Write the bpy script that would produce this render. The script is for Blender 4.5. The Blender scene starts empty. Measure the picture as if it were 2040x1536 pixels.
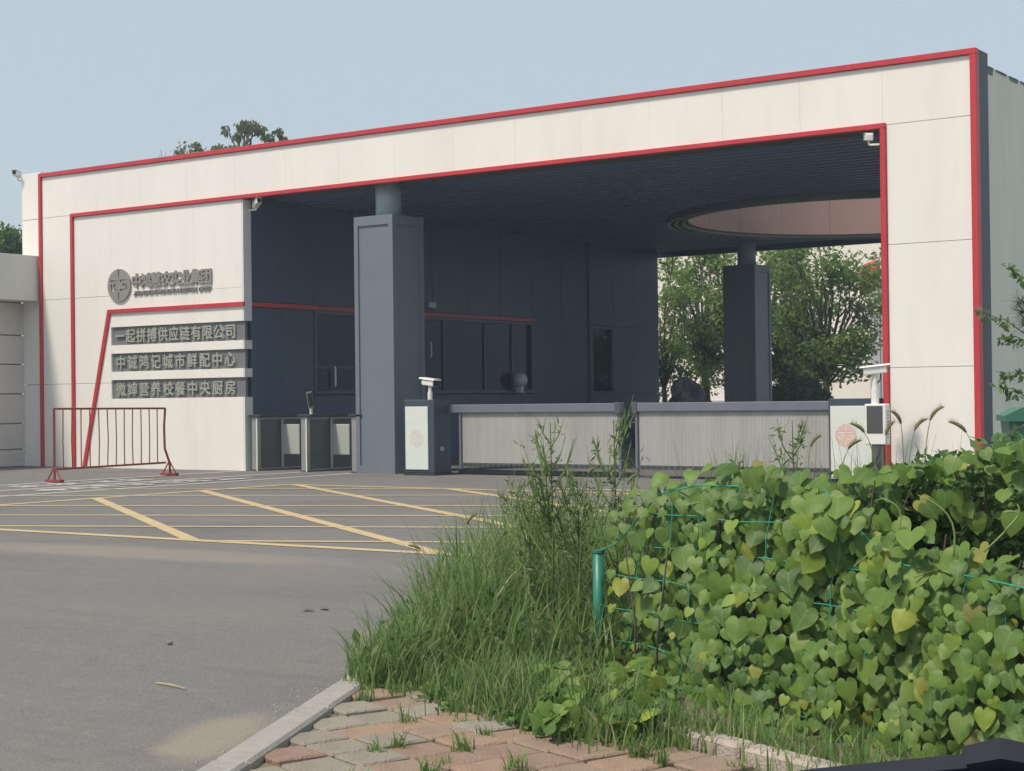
import bpy, math, random
import numpy as np
from mathutils import Vector, Matrix
R = math.radians
scene = bpy.context.scene
col = scene.collection
random.seed(7)
RNG = np.random.default_rng(11)

# ------------------------------------------------------------------ camera
CX, CY, CZ, YAW, PITCH, ROLL, FPX = 28.299, -22.9773, 1.3, .6117, .0086, -.012, 3295.25
def cam_axes():
    f = Vector((-math.sin(YAW)*math.cos(PITCH), math.cos(YAW)*math.cos(PITCH), math.sin(PITCH)))
    r = Vector((math.cos(YAW), math.sin(YAW), 0)); u = r.cross(f)
    return (r*math.cos(ROLL)+u*math.sin(ROLL), -r*math.sin(ROLL)+u*math.cos(ROLL), f)
cr, cu, cf = cam_axes()
cam = bpy.data.cameras.new('camera'); camo = bpy.data.objects.new('camera', cam); col.objects.link(camo)
camo.matrix_world = Matrix(((cr.x, cu.x, -cf.x, CX), (cr.y, cu.y, -cf.y, CY), (cr.z, cu.z, -cf.z, CZ), (0, 0, 0, 1)))
cam.sensor_fit = 'HORIZONTAL'; cam.sensor_width = 36; cam.lens = 36*FPX/2040
cam.clip_start = .05; cam.clip_end = 3000
scene.camera = camo

# ------------------------------------------------------------------ sky, sun, exposure
SUN_EL = R(57); LX, LY = .30, 1.0                     # light travels towards +x, +y and down
n = math.hypot(LX, LY); LD = Vector((LX/n*math.cos(SUN_EL), LY/n*math.cos(SUN_EL), -math.sin(SUN_EL)))
world = bpy.data.worlds.new('World'); scene.world = world; world.use_nodes = True
nt = world.node_tree; nt.nodes.clear()
sky = nt.nodes.new('ShaderNodeTexSky'); sky.sky_type = 'NISHITA'; sky.sun_disc = False
sky.sun_elevation = SUN_EL; sky.sun_rotation = math.atan2(-LD.x, -LD.y)
sky.air_density = 1.0; sky.dust_density = 3.0; sky.ozone_density = 1.5
mixs = nt.nodes.new('ShaderNodeMix'); mixs.data_type = 'RGBA'; mixs.inputs['Factor'].default_value = .72
mixs.inputs[7].default_value = (4.15, 4.70, 5.10, 1)      # an even veil of summer haze over the blue
bg = nt.nodes.new('ShaderNodeBackground'); bg.inputs['Strength'].default_value = .102
wo = nt.nodes.new('ShaderNodeOutputWorld')
nt.links.new(sky.outputs[0], mixs.inputs[6]); nt.links.new(mixs.outputs[2], bg.inputs[0]); nt.links.new(bg.outputs[0], wo.inputs[0])
sl = bpy.data.lights.new('sun', 'SUN'); sl.energy = 2.4; sl.angle = R(7); sl.color = (1, .905, .775)
so = bpy.data.objects.new('sun', sl); col.objects.link(so)
so.rotation_euler = LD.to_track_quat('-Z', 'Y').to_euler(); so.location = (0, -30, 40)
vs = scene.view_settings; vs.view_transform = 'Standard'; vs.look = 'None'; vs.gamma = 1; vs.use_curve_mapping = False
vs.exposure = 0.55
scene.cycles.max_bounces = 8; scene.cycles.transparent_max_bounces = 12
scene.cycles.use_denoising = True
HAZE = .0017

# ------------------------------------------------------------------ helpers
class MB:
    def __init__(s): s.v = []; s.f = []
    def add(s, vs, fs):
        o = len(s.v); s.v += [tuple(p) for p in vs]; s.f += [tuple(i+o for i in f) for f in fs]; return s
    def box(s, x0, x1, y0, y1, z0, z1):
        return s.add([(x0,y0,z0),(x1,y0,z0),(x1,y1,z0),(x0,y1,z0),(x0,y0,z1),(x1,y0,z1),(x1,y1,z1),(x0,y1,z1)],
                     [(0,3,2,1),(4,5,6,7),(0,1,5,4),(1,2,6,5),(2,3,7,6),(3,0,4,7)])
    def bbox(s, x0, x1, y0, y1, z0, z1, b=.01):
        # box with chamfered edges
        X=(x0,x0+b,x1-b,x1); Y=(y0,y0+b,y1-b,y1); Z=(z0,z0+b,z1-b,z1)
        V=[];idx={}
        def q(a,bb,c):
            k=(a,bb,c)
            if k not in idx: idx[k]=len(V); V.append((X[a],Y[bb],Z[c]))
            return idx[k]
        F=[(q(1,1,3),q(2,1,3),q(2,2,3),q(1,2,3)),(q(1,2,0),q(2,2,0),q(2,1,0),q(1,1,0)),
           (q(1,0,1),q(2,0,1),q(2,0,2),q(1,0,2)),(q(2,3,1),q(1,3,1),q(1,3,2),q(2,3,2)),
           (q(3,1,1),q(3,2,1),q(3,2,2),q(3,1,2)),(q(0,2,1),q(0,1,1),q(0,1,2),q(0,2,2))]
        for (a,a2) in ((1,0),(2,3)):
            for (c,c2) in ((1,0),(2,3)):
                F.append((q(a2,1,c),q(a2,2,c),q(a,2,c2),q(a,1,c2)))
                F.append((q(1,a2,c),q(2,a2,c),q(2,a,c2),q(1,a,c2)))
                F.append((q(a2,c,1),q(a2,c,2),q(a,c2,2),q(a,c2,1)))
                for (e,e2) in ((1,0),(2,3)):
                    F.append((q(a2,c,e),q(a,c2,e),q(a,c,e2)))
        return s.add(V,F)
    def tube(s, pts, rad, n=8, cap=True):
        pts=[Vector(p) for p in pts]; rad=rad if isinstance(rad,(list,tuple)) else [rad]*len(pts)
        V=[];F=[];prev=None
        for i,p in enumerate(pts):
            t=(pts[min(i+1,len(pts)-1)]-pts[max(i-1,0)])
            t=t.normalized() if t.length>1e-9 else Vector((0,0,1))
            if prev is None:
                a=t.cross(Vector((0,0,1)) if abs(t.z)<.9 else Vector((1,0,0))).normalized()
            else:
                a=(prev-t*prev.dot(t)); a=a.normalized() if a.length>1e-6 else t.orthogonal().normalized()
            prev=a; b=t.cross(a)
            for k in range(n):
                an=2*math.pi*k/n; V.append(p+(a*math.cos(an)+b*math.sin(an))*rad[i])
        for i in range(len(pts)-1):
            for k in range(n):
                F.append((i*n+k,i*n+(k+1)%n,(i+1)*n+(k+1)%n,(i+1)*n+k))
        if cap: F.append(tuple(range(n-1,-1,-1))); F.append(tuple((len(pts)-1)*n+k for k in range(n)))
        return s.add(V,F)
    def prism(s, poly, y0, y1):          # polygon in (x, z), extruded in y
        k=len(poly); V=[(x,y0,z) for x,z in poly]+[(x,y1,z) for x,z in poly]
        F=[tuple(range(k)),tuple(range(2*k-1,k-1,-1))]+[(i,i+k,(i+1)%k+k,(i+1)%k) for i in range(k)]
        return s.add(V,F)
    def slab(s, poly, z0, z1):           # polygon in (x, y), extruded in z
        k=len(poly); V=[(x,y,z0) for x,y in poly]+[(x,y,z1) for x,y in poly]
        F=[tuple(range(k-1,-1,-1)),tuple(range(k,2*k))]+[(i,(i+1)%k,(i+1)%k+k,i+k) for i in range(k)]
        return s.add(V,F)
    def ball(s, c, r, seg=16, ring=10, sc=(1,1,1), jit=0, rnd=None):
        V=[];F=[]
        for i in range(ring+1):
            th=math.pi*i/ring
            for k in range(seg):
                ph=2*math.pi*k/seg; j=1+(rnd.uniform(-jit,jit) if rnd and 0<i<ring else 0)
                V.append((c[0]+r*sc[0]*math.sin(th)*math.cos(ph)*j,c[1]+r*sc[1]*math.sin(th)*math.sin(ph)*j,c[2]+r*sc[2]*math.cos(th)*j))
        for i in range(ring):
            for k in range(seg): F.append((i*seg+k,(i+1)*seg+k,(i+1)*seg+(k+1)%seg,i*seg+(k+1)%seg))
        return s.add(V,F)
    def mesh(s, name, smooth=False):
        me=bpy.data.meshes.new(name); me.from_pydata(s.v,[],s.f)
        if smooth: me.polygons.foreach_set('use_smooth',[True]*len(me.polygons))
        me.update(); return me
    def build(s, name, m, parent=None, smooth=False):
        return obj(name, s.mesh(name, smooth), m, parent)

def obj(name, me, m, parent=None):
    o=bpy.data.objects.new(name, me); col.objects.link(o)
    if m is not None and not me.materials: me.materials.append(m)
    if parent is not None: o.parent=parent
    return o
def npmesh(name, V, F, uv=None, smooth=False):
    # V (n,3), F (m,k) arrays
    me=bpy.data.meshes.new(name); V=np.asarray(V,np.float32); F=np.asarray(F,np.int32)
    me.vertices.add(len(V)); me.vertices.foreach_set('co',V.ravel())
    me.loops.add(F.size); me.loops.foreach_set('vertex_index',F.ravel())
    me.polygons.add(len(F)); me.polygons.foreach_set('loop_start',np.arange(0,F.size,F.shape[1],dtype=np.int32))
    if smooth: me.polygons.foreach_set('use_smooth',np.ones(len(F),bool))
    if uv is not None:
        l=me.uv_layers.new(name='UVMap'); l.data.foreach_set('uv',np.asarray(uv,np.float32)[F.ravel()].ravel())
    me.update(calc_edges=True); me.validate(); return me
def tag(o, label, cat, group=None):
    o['label']=label; o['category']=cat
    if group: o['group']=group
    return o
def thing(name, label, cat, loc=(0,0,0), group=None, rz=0):
    o=bpy.data.objects.new(name,None); col.objects.link(o); o.location=loc; o.rotation_euler=(0,0,rz); o.empty_display_size=.2
    return tag(o,label,cat,group)
def struct(o, kind='structure'): o['kind']=kind; return o

# ------------------------------------------------------------------ materials
def mat(name, c, rough=.6, var=.08, scale=3.0, bump=0, bscale=40, metal=0, streak=0, spec=.5, dirt=None):
    m=bpy.data.materials.new(name); m.use_nodes=True; t=m.node_tree; N=t.nodes; L=t.links
    b=N['Principled BSDF']; b.inputs['Roughness'].default_value=rough; b.inputs['Metallic'].default_value=metal
    b.inputs['Specular IOR Level'].default_value=spec
    tc=N.new('ShaderNodeTexCoord'); nz=N.new('ShaderNodeTexNoise'); nz.inputs['Scale'].default_value=scale; nz.inputs['Detail'].default_value=6
    mp=N.new('ShaderNodeMapping'); L.new(tc.outputs['Object'],mp.inputs[0]); L.new(mp.outputs[0],nz.inputs['Vector'])
    if streak: mp.inputs['Scale'].default_value=(1,1,streak)
    r=N.new('ShaderNodeMapRange'); r.inputs[1].default_value=.3; r.inputs[2].default_value=.7
    r.inputs[3].default_value=1-var; r.inputs[4].default_value=1+var; L.new(nz.outputs[0],r.inputs[0])
    mx=N.new('ShaderNodeVectorMath'); mx.operation='SCALE'; mx.inputs[0].default_value=c[:3]; L.new(r.outputs[0],mx.inputs['Scale'])
    out=mx.outputs[0]
    if dirt:
        dc,amt,dscale=dirt
        n2=N.new('ShaderNodeTexNoise'); n2.inputs['Scale'].default_value=dscale; n2.inputs['Detail'].default_value=8; n2.inputs['Roughness'].default_value=.65
        L.new(mp.outputs[0],n2.inputs['Vector'])
        r2=N.new('ShaderNodeMapRange'); r2.inputs[1].default_value=.5; r2.inputs[2].default_value=.75; r2.inputs[4].default_value=amt; L.new(n2.outputs[0],r2.inputs[0])
        m2=N.new('ShaderNodeMix'); m2.data_type='RGBA'; L.new(r2.outputs[0],m2.inputs['Factor']); L.new(out,m2.inputs[6]); m2.inputs[7].default_value=(*dc,1)
        out=m2.outputs[2]
    L.new(out,b.inputs['Base Color'])
    if bump:
        n3=N.new('ShaderNodeTexNoise'); n3.inputs['Scale'].default_value=bscale; n3.inputs['Detail'].default_value=4; L.new(tc.outputs['Object'],n3.inputs['Vector'])
        bp=N.new('ShaderNodeBump'); bp.inputs['Strength'].default_value=bump; bp.inputs['Distance'].default_value=.01
        L.new(n3.outputs[0],bp.inputs['Height']); L.new(bp.outputs[0],b.inputs['Normal'])
    return m

def leafmat(name, ramp, trans=.3, rough=.5, veins=False):
    # ramp: list of (pos, colour); one colour per leaf
    m=bpy.data.materials.new(name); m.use_nodes=True; t=m.node_tree; N=t.nodes; L=t.links
    b=N['Principled BSDF']; b.inputs['Roughness'].default_value=rough; b.inputs['Specular IOR Level'].default_value=.35
    g=N.new('ShaderNodeNewGeometry'); oi=N.new('ShaderNodeObjectInfo')
    ad=N.new('ShaderNodeMath'); ad.operation='ADD'; L.new(g.outputs['Random Per Island'],ad.inputs[0]); L.new(oi.outputs['Random'],ad.inputs[1])
    fr=N.new('ShaderNodeMath'); fr.operation='FRACT'; L.new(ad.outputs[0],fr.inputs[0])
    cr_=N.new('ShaderNodeValToRGB'); e=cr_.color_ramp.elements
    while len(e)<len(ramp): e.new(.5)
    for i,(p,c) in enumerate(ramp): e[i].position=p; e[i].color=(*c,1)
    L.new(fr.outputs[0],cr_.inputs[0])
    out=cr_.outputs[0]
    tc=N.new('ShaderNodeTexCoord')
    nz=N.new('ShaderNodeTexNoise'); nz.inputs['Scale'].default_value=14; nz.inputs['Detail'].default_value=3
    gp=N.new('ShaderNodeNewGeometry'); L.new(gp.outputs['Position'],nz.inputs['Vector'])
    r=N.new('ShaderNodeMapRange'); r.inputs[3].default_value=.72; r.inputs[4].default_value=1.28; L.new(nz.outputs[0],r.inputs[0])
    sc=N.new('ShaderNodeVectorMath'); sc.operation='SCALE'; L.new(out,sc.inputs[0]); L.new(r.outputs[0],sc.inputs['Scale']); out=sc.outputs[0]
    if veins:
        uv=N.new('ShaderNodeUVMap'); uv.uv_map='UVMap'; sx=N.new('ShaderNodeSeparateXYZ'); L.new(uv.outputs[0],sx.inputs[0])
        ab=N.new('ShaderNodeMath'); ab.operation='ABSOLUTE'; L.new(sx.outputs[0],ab.inputs[0])
        # side veins: stripes of (v + 0.9|u|)
        mu=N.new('ShaderNodeMath'); mu.operation='MULTIPLY_ADD'; mu.inputs[1].default_value=.9; L.new(ab.outputs[0],mu.inputs[0]); L.new(sx.outputs[1],mu.inputs[2])
        wv=N.new('ShaderNodeMath'); wv.operation='MULTIPLY'; wv.inputs[1].default_value=24; L.new(mu.outputs[0],wv.inputs[0])
        sn=N.new('ShaderNodeMath'); sn.operation='SINE'; L.new(wv.outputs[0],sn.inputs[0])
        st=N.new('ShaderNodeMapRange'); st.inputs[1].default_value=.9; st.inputs[2].default_value=1; st.inputs[4].default_value=.35; L.new(sn.outputs[0],st.inputs[0])
        md=N.new('ShaderNodeMapRange'); md.inputs[1].default_value=.045; md.inputs[2].default_value=.015; md.inputs[4].default_value=.6; L.new(ab.outputs[0],md.inputs[0])
        mxm=N.new('ShaderNodeMath'); mxm.operation='MAXIMUM'; L.new(st.outputs[0],mxm.inputs[0]); L.new(md.outputs[0],mxm.inputs[1])
        m2=N.new('ShaderNodeMix'); m2.data_type='RGBA'; L.new(mxm.outputs[0],m2.inputs['Factor']); L.new(out,m2.inputs[6]); m2.inputs[7].default_value=(.17,.28,.075,1); out=m2.outputs[2]
    L.new(out,b.inputs['Base Color'])
    tr=N.new('ShaderNodeBsdfTranslucent'); L.new(out,tr.inputs[0]); ms=N.new('ShaderNodeMixShader'); ms.inputs[0].default_value=trans
    L.new(b.outputs[0],ms.inputs[1]); L.new(tr.outputs[0],ms.inputs[2]); L.new(ms.outputs[0],N['Material Output'].inputs[0])
    return m

M={}
M['white']=mat('white_panel',(.80,.77,.72),.45,.035,.9,streak=.25,dirt=((.60,.56,.49),.30,1.9))
M['white2']=mat('white_return',(.70,.72,.68),.5,.04,1)
M['core']=mat('joint_sealant',(.34,.33,.31),.8)
M['red']=mat('red_trim',(.50,.035,.045),.4,.08,2,dirt=((.36,.03,.04),.5,3))
M['slate']=mat('slate_cladding',(.040,.066,.125),.42,.10,1.2)
M['slate_d']=mat('slate_dark',(.038,.062,.12),.4,.10,1.5)
M['slate_l']=mat('slate_column',(.15,.172,.208),.5,.05,1.2,dirt=((.20,.20,.21),.4,2))
M['slat']=mat('ceiling_slat',(.11,.16,.27),.45,.1,2)
M['slate_end']=mat('slate_end',(.045,.055,.07),.5,.06,1)
M['soffit']=mat('soffit_dark',(.018,.032,.075),.8,.1,1)
M['ring']=mat('ring_metal',(.15,.18,.18),.3,.05,3,metal=.3)
M['drum']=mat('drum_brown',(.29,.185,.155),.7,.06,1.2,dirt=((.25,.19,.17),.4,2))
M['frame']=mat('window_frame',(.05,.075,.13),.4,.05,3)
M['stucco']=mat('stucco_grey',(.72,.73,.62),.9,.07,1.4,bump=.5,bscale=60,streak=.25,dirt=((.55,.56,.48),.5,1.7))
M['neck']=mat('neck_paint',(.30,.37,.40),.6,.05,2)
M['flash']=mat('peeling_flashing',(.10,.14,.14),.6,.2,6)
M['wing']=mat('wing_render',(.60,.60,.55),.85,.05,1.2,bump=.3,bscale=50,dirt=((.48,.48,.44),.35,1.4))
M['wing2']=mat('wing_blocks',(.60,.57,.52),.9,.05,1.2,bump=.5,bscale=60)
M['steel']=mat('brushed_steel',(.42,.41,.39),.38,.06,4,metal=.65)
M['steel_d']=mat('steel_dark',(.11,.11,.115),.4,.06,4,metal=.3)
M['black']=mat('black_plastic',(.03,.034,.042),.45,.1,5)
M['housing']=mat('housing_blue_black',(.045,.058,.085),.45,.08,3)
M['panelw']=mat('housing_white_panel',(.66,.70,.64),.4,.03,3)
M['flapglass']=mat('frosted_flap',(.42,.45,.41),.3,.04,3)
M['beam']=mat('barrier_beam',(.165,.18,.215),.45,.05,3,metal=.2)
M['pole_white']=mat('white_metal',(.76,.75,.71),.35,.03,5)
M['lens']=mat('lens_black',(.02,.02,.022),.12,.05,5)
M['screen']=mat('screen_grey',(.075,.075,.078),.2,.10,5)
M['pink']=mat('pink_print',(.68,.46,.42),.5,.12,20)
M['pinkl']=mat('pale_pink_print',(.66,.60,.55),.5,.08,20)
M['letter']=mat('letter_grey_metal',(.30,.285,.26),.45,.06,8,metal=.25)
M['letter2']=mat('letter_pale_metal',(.40,.41,.36),.45,.08,8,metal=.2)
M['board']=mat('sign_board_grey',(.155,.16,.17),.55,.06,2)
M['fence_red']=mat('barrier_red',(.24,.035,.03),.55,.15,8,dirt=((.13,.05,.04),.6,9))
M['sandstone']=mat('kerb_granite',(.33,.31,.285),.9,.10,18,bump=.6,bscale=140,dirt=((.27,.25,.22),.5,5))
M['edge']=mat('edging_concrete',(.42,.36,.31),.95,.12,10,bump=.8,bscale=90,dirt=((.29,.25,.20),.6,7))
M['jointsand']=mat('joint_moss',(.15,.15,.085),.95,.25,8,bump=1,bscale=60)
M['soil']=mat('soil',(.13,.105,.075),.95,.25,6,bump=1,bscale=30)
M['green_post']=mat('green_post_paint',(.02,.17,.115),.4,.12,14,dirt=((.04,.13,.09),.5,12))
M['wire']=mat('green_wire',(.04,.30,.20),.4,.1,20)
M['bin']=mat('green_bin',(.035,.15,.10),.5,.12,3)
M['rock']=mat('dark_rock',(.19,.195,.205),.9,.4,3,bump=1,bscale=12,dirt=((.25,.24,.23),.5,4))
M['bark']=mat('bark',(.10,.085,.07),.9,.25,8,bump=.8,bscale=30)
M['twig']=mat('weed_stem',(.10,.075,.055),.7,.2,12)
M['stalk']=mat('green_stalk',(.17,.26,.07),.6,.15,12)
M['straw']=mat('straw_stalk',(.42,.34,.20),.7,.15,12)
M['seed']=mat('seed_head',(.22,.23,.09),.9,.2,60,bump=1,bscale=250)
M['bldg']=mat('far_wall_cream',(.80,.74,.66),.8,.03,.5)
M['glassb']=mat('far_glass_blue',(.35,.45,.58),.15,.08,.5)
M['bgrey']=mat('far_grey',(.40,.40,.40),.7,.05,1)
M['cloth']=mat('red_cloth',(.55,.10,.09),.8,.15,2)
M['car']=mat('car_paint_grey',(.10,.105,.11),.3,.03,2,metal=.4)
M['rubber']=mat('wiper_rubber',(.020,.024,.034),.7,.1,30,spec=.15)
M['ground']=mat('ground_earth',(.16,.15,.10),.95,.2,.5)
M['bulb']=mat('lamp_white',(.60,.62,.60),.5,.03,5)
M['char']=M['letter2']

def pane_mat():
    m=bpy.data.materials.new('dark_glass'); m.use_nodes=True; t=m.node_tree; N=t.nodes; L=t.links; N.remove(N['Principled BSDF'])
    gl=N.new('ShaderNodeBsdfGlossy'); gl.inputs['Roughness'].default_value=.03; gl.inputs[0].default_value=(.45,.52,.62,1)
    tr=N.new('ShaderNodeBsdfTransparent'); tr.inputs[0].default_value=(.30,.36,.46,1)
    fr=N.new('ShaderNodeFresnel'); fr.inputs[0].default_value=1.5; ms=N.new('ShaderNodeMixShader')
    L.new(fr.outputs[0],ms.inputs[0]); L.new(tr.outputs[0],ms.inputs[1]); L.new(gl.outputs[0],ms.inputs[2]); L.new(ms.outputs[0],N['Material Output'].inputs[0])
    return m
M['glass']=pane_mat()

def asphalt():
    m=bpy.data.materials.new('asphalt'); m.use_nodes=True; t=m.node_tree; N=t.nodes; L=t.links
    b=N['Principled BSDF']; b.inputs['Roughness'].default_value=.92; b.inputs['Specular IOR Level'].default_value=.25
    g=N.new('ShaderNodeTexCoord')
    def noise(scale,detail=5,rough=.6,sc=(1,1,1),rot=0):
        mp=N.new('ShaderNodeMapping'); mp.inputs['Scale'].default_value=sc; mp.inputs['Rotation'].default_value=(0,0,rot); L.new(g.outputs['Object'],mp.inputs[0])
        n=N.new('ShaderNodeTexNoise'); n.inputs['Scale'].default_value=scale; n.inputs['Detail'].default_value=detail; n.inputs['Roughness'].default_value=rough; L.new(mp.outputs[0],n.inputs['Vector']); return n.outputs[0]
    def rng(src,a,b_,c,d):
        r=N.new('ShaderNodeMapRange'); r.inputs[1].default_value=a; r.inputs[2].default_value=b_; r.inputs[3].default_value=c; r.inputs[4].default_value=d; L.new(src,r.inputs[0]); return r.outputs[0]
    def mixc(f,a,bc):
        x=N.new('ShaderNodeMix'); x.data_type='RGBA'; L.new(f,x.inputs['Factor']); L.new(a,x.inputs[6]); x.inputs[7].default_value=(*bc,1); return x.outputs[2]
    fine=noise(70,4,.8); base=N.new('ShaderNodeValToRGB'); e=base.color_ramp.elements
    e[0].position=.38; e[0].color=(.108,.105,.103,1); e[1].position=.62; e[1].color=(.222,.214,.206,1); L.new(fine,base.inputs[0])
    c=base.outputs[0]
    c=mixc(rng(noise(.22,4,.6,(1,2.2,1),.45),.45,.75,0,.5),c,(.205,.188,.168))        # dusty wheel tracks
    c=mixc(rng(noise(.9,6,.65,(1,2.6,1),.45),.52,.8,0,.55),c,(.222,.203,.180))
    c=mixc(rng(noise(.35,4),.5,.72,0,.5),c,(.100,.095,.090))
    c=mixc(rng(noise(11,6,.75),.5,.78,0,.55),c,(.26,.235,.205))
    c=mixc(rng(noise(7,6,.75,(1,1,1),1.0),.55,.8,0,.6),c,(.085,.08,.076))
    c=mixc(rng(noise(1.6,5,.7,(.25,3.0,1),.55),.55,.8,0,.45),c,(.095,.09,.086))
    # two patches of spilled sand on the carriageway
    for (sx,sy,rx,ry,an,amt) in ((23.62,-18.35,.24,.62,.45,.60),(22.6,-19.6,.5,.9,.4,.5),(17.2,-13.0,3.2,.6,.05,.40),(12.5,-14.2,3.5,.6,.35,.35)):
        mp=N.new('ShaderNodeMapping'); mp.vector_type='TEXTURE'; mp.inputs['Location'].default_value=(sx,sy,0); mp.inputs['Rotation'].default_value=(0,0,an); mp.inputs['Scale'].default_value=(rx,ry,1); L.new(g.outputs['Object'],mp.inputs[0])
        ln=N.new('ShaderNodeVectorMath'); ln.operation='LENGTH'; L.new(mp.outputs[0],ln.inputs[0])
        ad=N.new('ShaderNodeMath'); ad.operation='MULTIPLY_ADD'; ad.inputs[1].default_value=1.5; L.new(noise(5.5,12,.82),ad.inputs[0]); L.new(ln.outputs['Value'],ad.inputs[2])
        c=mixc(rng(ad.outputs[0],1.62,1.25,0,amt),c,(.32,.27,.205))
    L.new(c,b.inputs['Base Color'])
    bp=N.new('ShaderNodeBump'); bp.inputs['Strength'].default_value=.5; bp.inputs['Distance'].default_value=.006; L.new(noise(180,3),bp.inputs['Height']); L.new(bp.outputs[0],b.inputs['Normal'])
    return m
M['asphalt']=asphalt()
def paint(name,c,wear):
    m=mat(name,c,.75,.06,3); t=m.node_tree; N=t.nodes; L=t.links; b=N['Principled BSDF']; src=b.inputs['Base Color'].links[0].from_socket
    tc=N.new('ShaderNodeTexCoord'); n1=N.new('ShaderNodeTexNoise'); n1.inputs['Scale'].default_value=9; n1.inputs['Detail'].default_value=9; n1.inputs['Roughness'].default_value=.75; L.new(tc.outputs['Object'],n1.inputs['Vector'])
    r=N.new('ShaderNodeMapRange'); r.inputs[1].default_value=.52; r.inputs[2].default_value=.72; r.inputs[4].default_value=wear; L.new(n1.outputs[0],r.inputs[0])
    x=N.new('ShaderNodeMix'); x.data_type='RGBA'; L.new(r.outputs[0],x.inputs['Factor']); L.new(src,x.inputs[6]); x.inputs[7].default_value=(.19,.17,.145,1); L.new(x.outputs[2],b.inputs['Base Color'])
    return m
M['yellow']=paint('yellow_paint',(.52,.39,.21),.6)
M['wpaint']=paint('white_paint',(.52,.50,.46),.7)

def curtain():
    m=mat('barrier_curtain',(.36,.355,.335),.6,.03,2); t=m.node_tree; N=t.nodes; L=t.links; b=N['Principled BSDF']; src=b.inputs['Base Color'].links[0].from_socket
    tc=N.new('ShaderNodeTexCoord'); mp=N.new('ShaderNodeMapping'); mp.inputs['Scale'].default_value=(1,1,.04); L.new(tc.outputs['Object'],mp.inputs[0])
    n1=N.new('ShaderNodeTexNoise'); n1.inputs['Scale'].default_value=2.2; n1.inputs['Detail'].default_value=5; n1.inputs['Roughness'].default_value=.7; L.new(mp.outputs[0],n1.inputs['Vector'])
    r=N.new('ShaderNodeMapRange'); r.inputs[1].default_value=.35; r.inputs[2].default_value=.65; r.inputs[3].default_value=.88; r.inputs[4].default_value=1.10; L.new(n1.outputs[0],r.inputs[0])
    s=N.new('ShaderNodeVectorMath'); s.operation='SCALE'; L.new(src,s.inputs[0]); L.new(r.outputs[0],s.inputs['Scale']); L.new(s.outputs[0],b.inputs['Base Color'])
    return m
M['curtain']=curtain()

# ------------------------------------------------------------------ the ground
def sheet(name,x0,x1,y0,y1,z,m):
    return struct(MB().add([(x0,y0,z),(x1,y0,z),(x1,y1,z),(x0,y1,z)],[(0,1,2,3)]).build(name,m))
sheet('ground',-900,900,-900,900,-.05,M['ground'])
sheet('road',-70,90,-80,70,0,M['asphalt'])

def line_pts(p,q,w):
    p=Vector((*p,0)); q=Vector((*q,0)); d=(q-p).normalized(); nn=Vector((-d.y,d.x,0))*w/2
    return [p-nn,q-nn,q+nn,p+nn]
def paint_lines(name,lines,z,m,parent=None):
    b=MB()
    for i,(p,q,w) in enumerate(lines):
        a=line_pts(p,q,w); zz=z+.00012*i
        b.add([(v.x,v.y,zz) for v in a],[(0,1,2,3)])
    return b.build(name,m,parent)
# yellow box: rectangle x 10.35..~21, y -11.85..-3.6, hatched both ways
Xl,Xr,Yf,Yb=10.35,21.6,-11.85,-3.6
ylines=[((Xl,Yf),(Xl,Yb),.16),((Xl,Yb),(Xr,Yb),.16),((Xl-3,Yf+.0),(Xr,Yf),.16),((Xr,Yf),(Xr,Yb),.16),((Xl,-9.3),(Xl-3,Yf),.16)]
def clip(p,d):
    # clip an endless line to the box
    t0,t1=-1e9,1e9
    for a,(lo,hi) in ((0,(Xl-2.8,Xr)),(1,(Yf,Yb))):
        if abs(d[a])<1e-9: continue
        u,v=(lo-p[a])/d[a],(hi-p[a])/d[a]
        t0=max(t0,min(u,v)); t1=min(t1,max(u,v))
    if t1-t0<.3: return None
    q=[(p[0]+d[0]*t,p[1]+d[1]*t) for t in (t0,t1)]
    return q
d1=(.83,-.565)
for (x,y) in ((10.27,-7.43),(10.4,-5.49),(10.54,-3.61),(13.6,-3.64),(16.6,-3.6),(19.4,-3.6)):
    q=clip((x,y),d1)
    if q: ylines.append((q[0] if q[0][0]>10.3 else (10.3,y+(10.3-x)*d1[1]/d1[0]),q[1],.15))
d2=(.912,.41)
for (x,y) in ((9.23,-7.36),(11.13,-8.92),(12.62,-10.13),(14.04,-11.3),(15.52,-12.52),(10.2,-5.1)):
    q=clip((x,y),d2)
    if q: ylines.append((q[0],q[1],.13))
struct(paint_lines('yellow_box_marking',ylines,.004,M['yellow']))
wl=[((5.92,-9),(5.9,.0),.13),((7.33,-9.5),(7.42,-.05),.13),((8.65,-11),(8.75,-.15),.13)]
struct(paint_lines('white_lane_line',wl,.004,M['wpaint']))
# painted lane lettering, stretched along the lane: arrows and strokes
rl=random.Random(3); st=[]
for (xc,ys) in ((6.6,(-7.6,-6.9,-6.0,-5.2,-4.3,-3.7)),(8.0,(-7.8,-6.6,-6.0,-5.4,-4.8,-4.2,-3.6,-3.0))):
    for y in ys:
        for k in range(3):
            dx=rl.uniform(-.35,.35); L_=rl.uniform(.35,.75)
            st.append(((xc+dx,y),(xc+dx+rl.uniform(-.12,.12),y+L_),rl.uniform(.07,.13)))
        st.append(((xc-.35,y+rl.uniform(0,.3)),(xc+.38,y+rl.uniform(.1,.4)),.10))
struct(paint_lines('lane_lettering',st,.005,M['wpaint']))
# the white stop line near the barriers
struct(paint_lines('white_stop_line',[((14.7,-2.9),(20.5,-3.0),.14)],.004,M['wpaint']))

# ------------------------------------------------------------------ gatehouse
GH=thing('gatehouse','white portal gatehouse with red outline and deep slate blue passage','gatehouse',(0,0,0))
ZC=5.24
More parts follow.
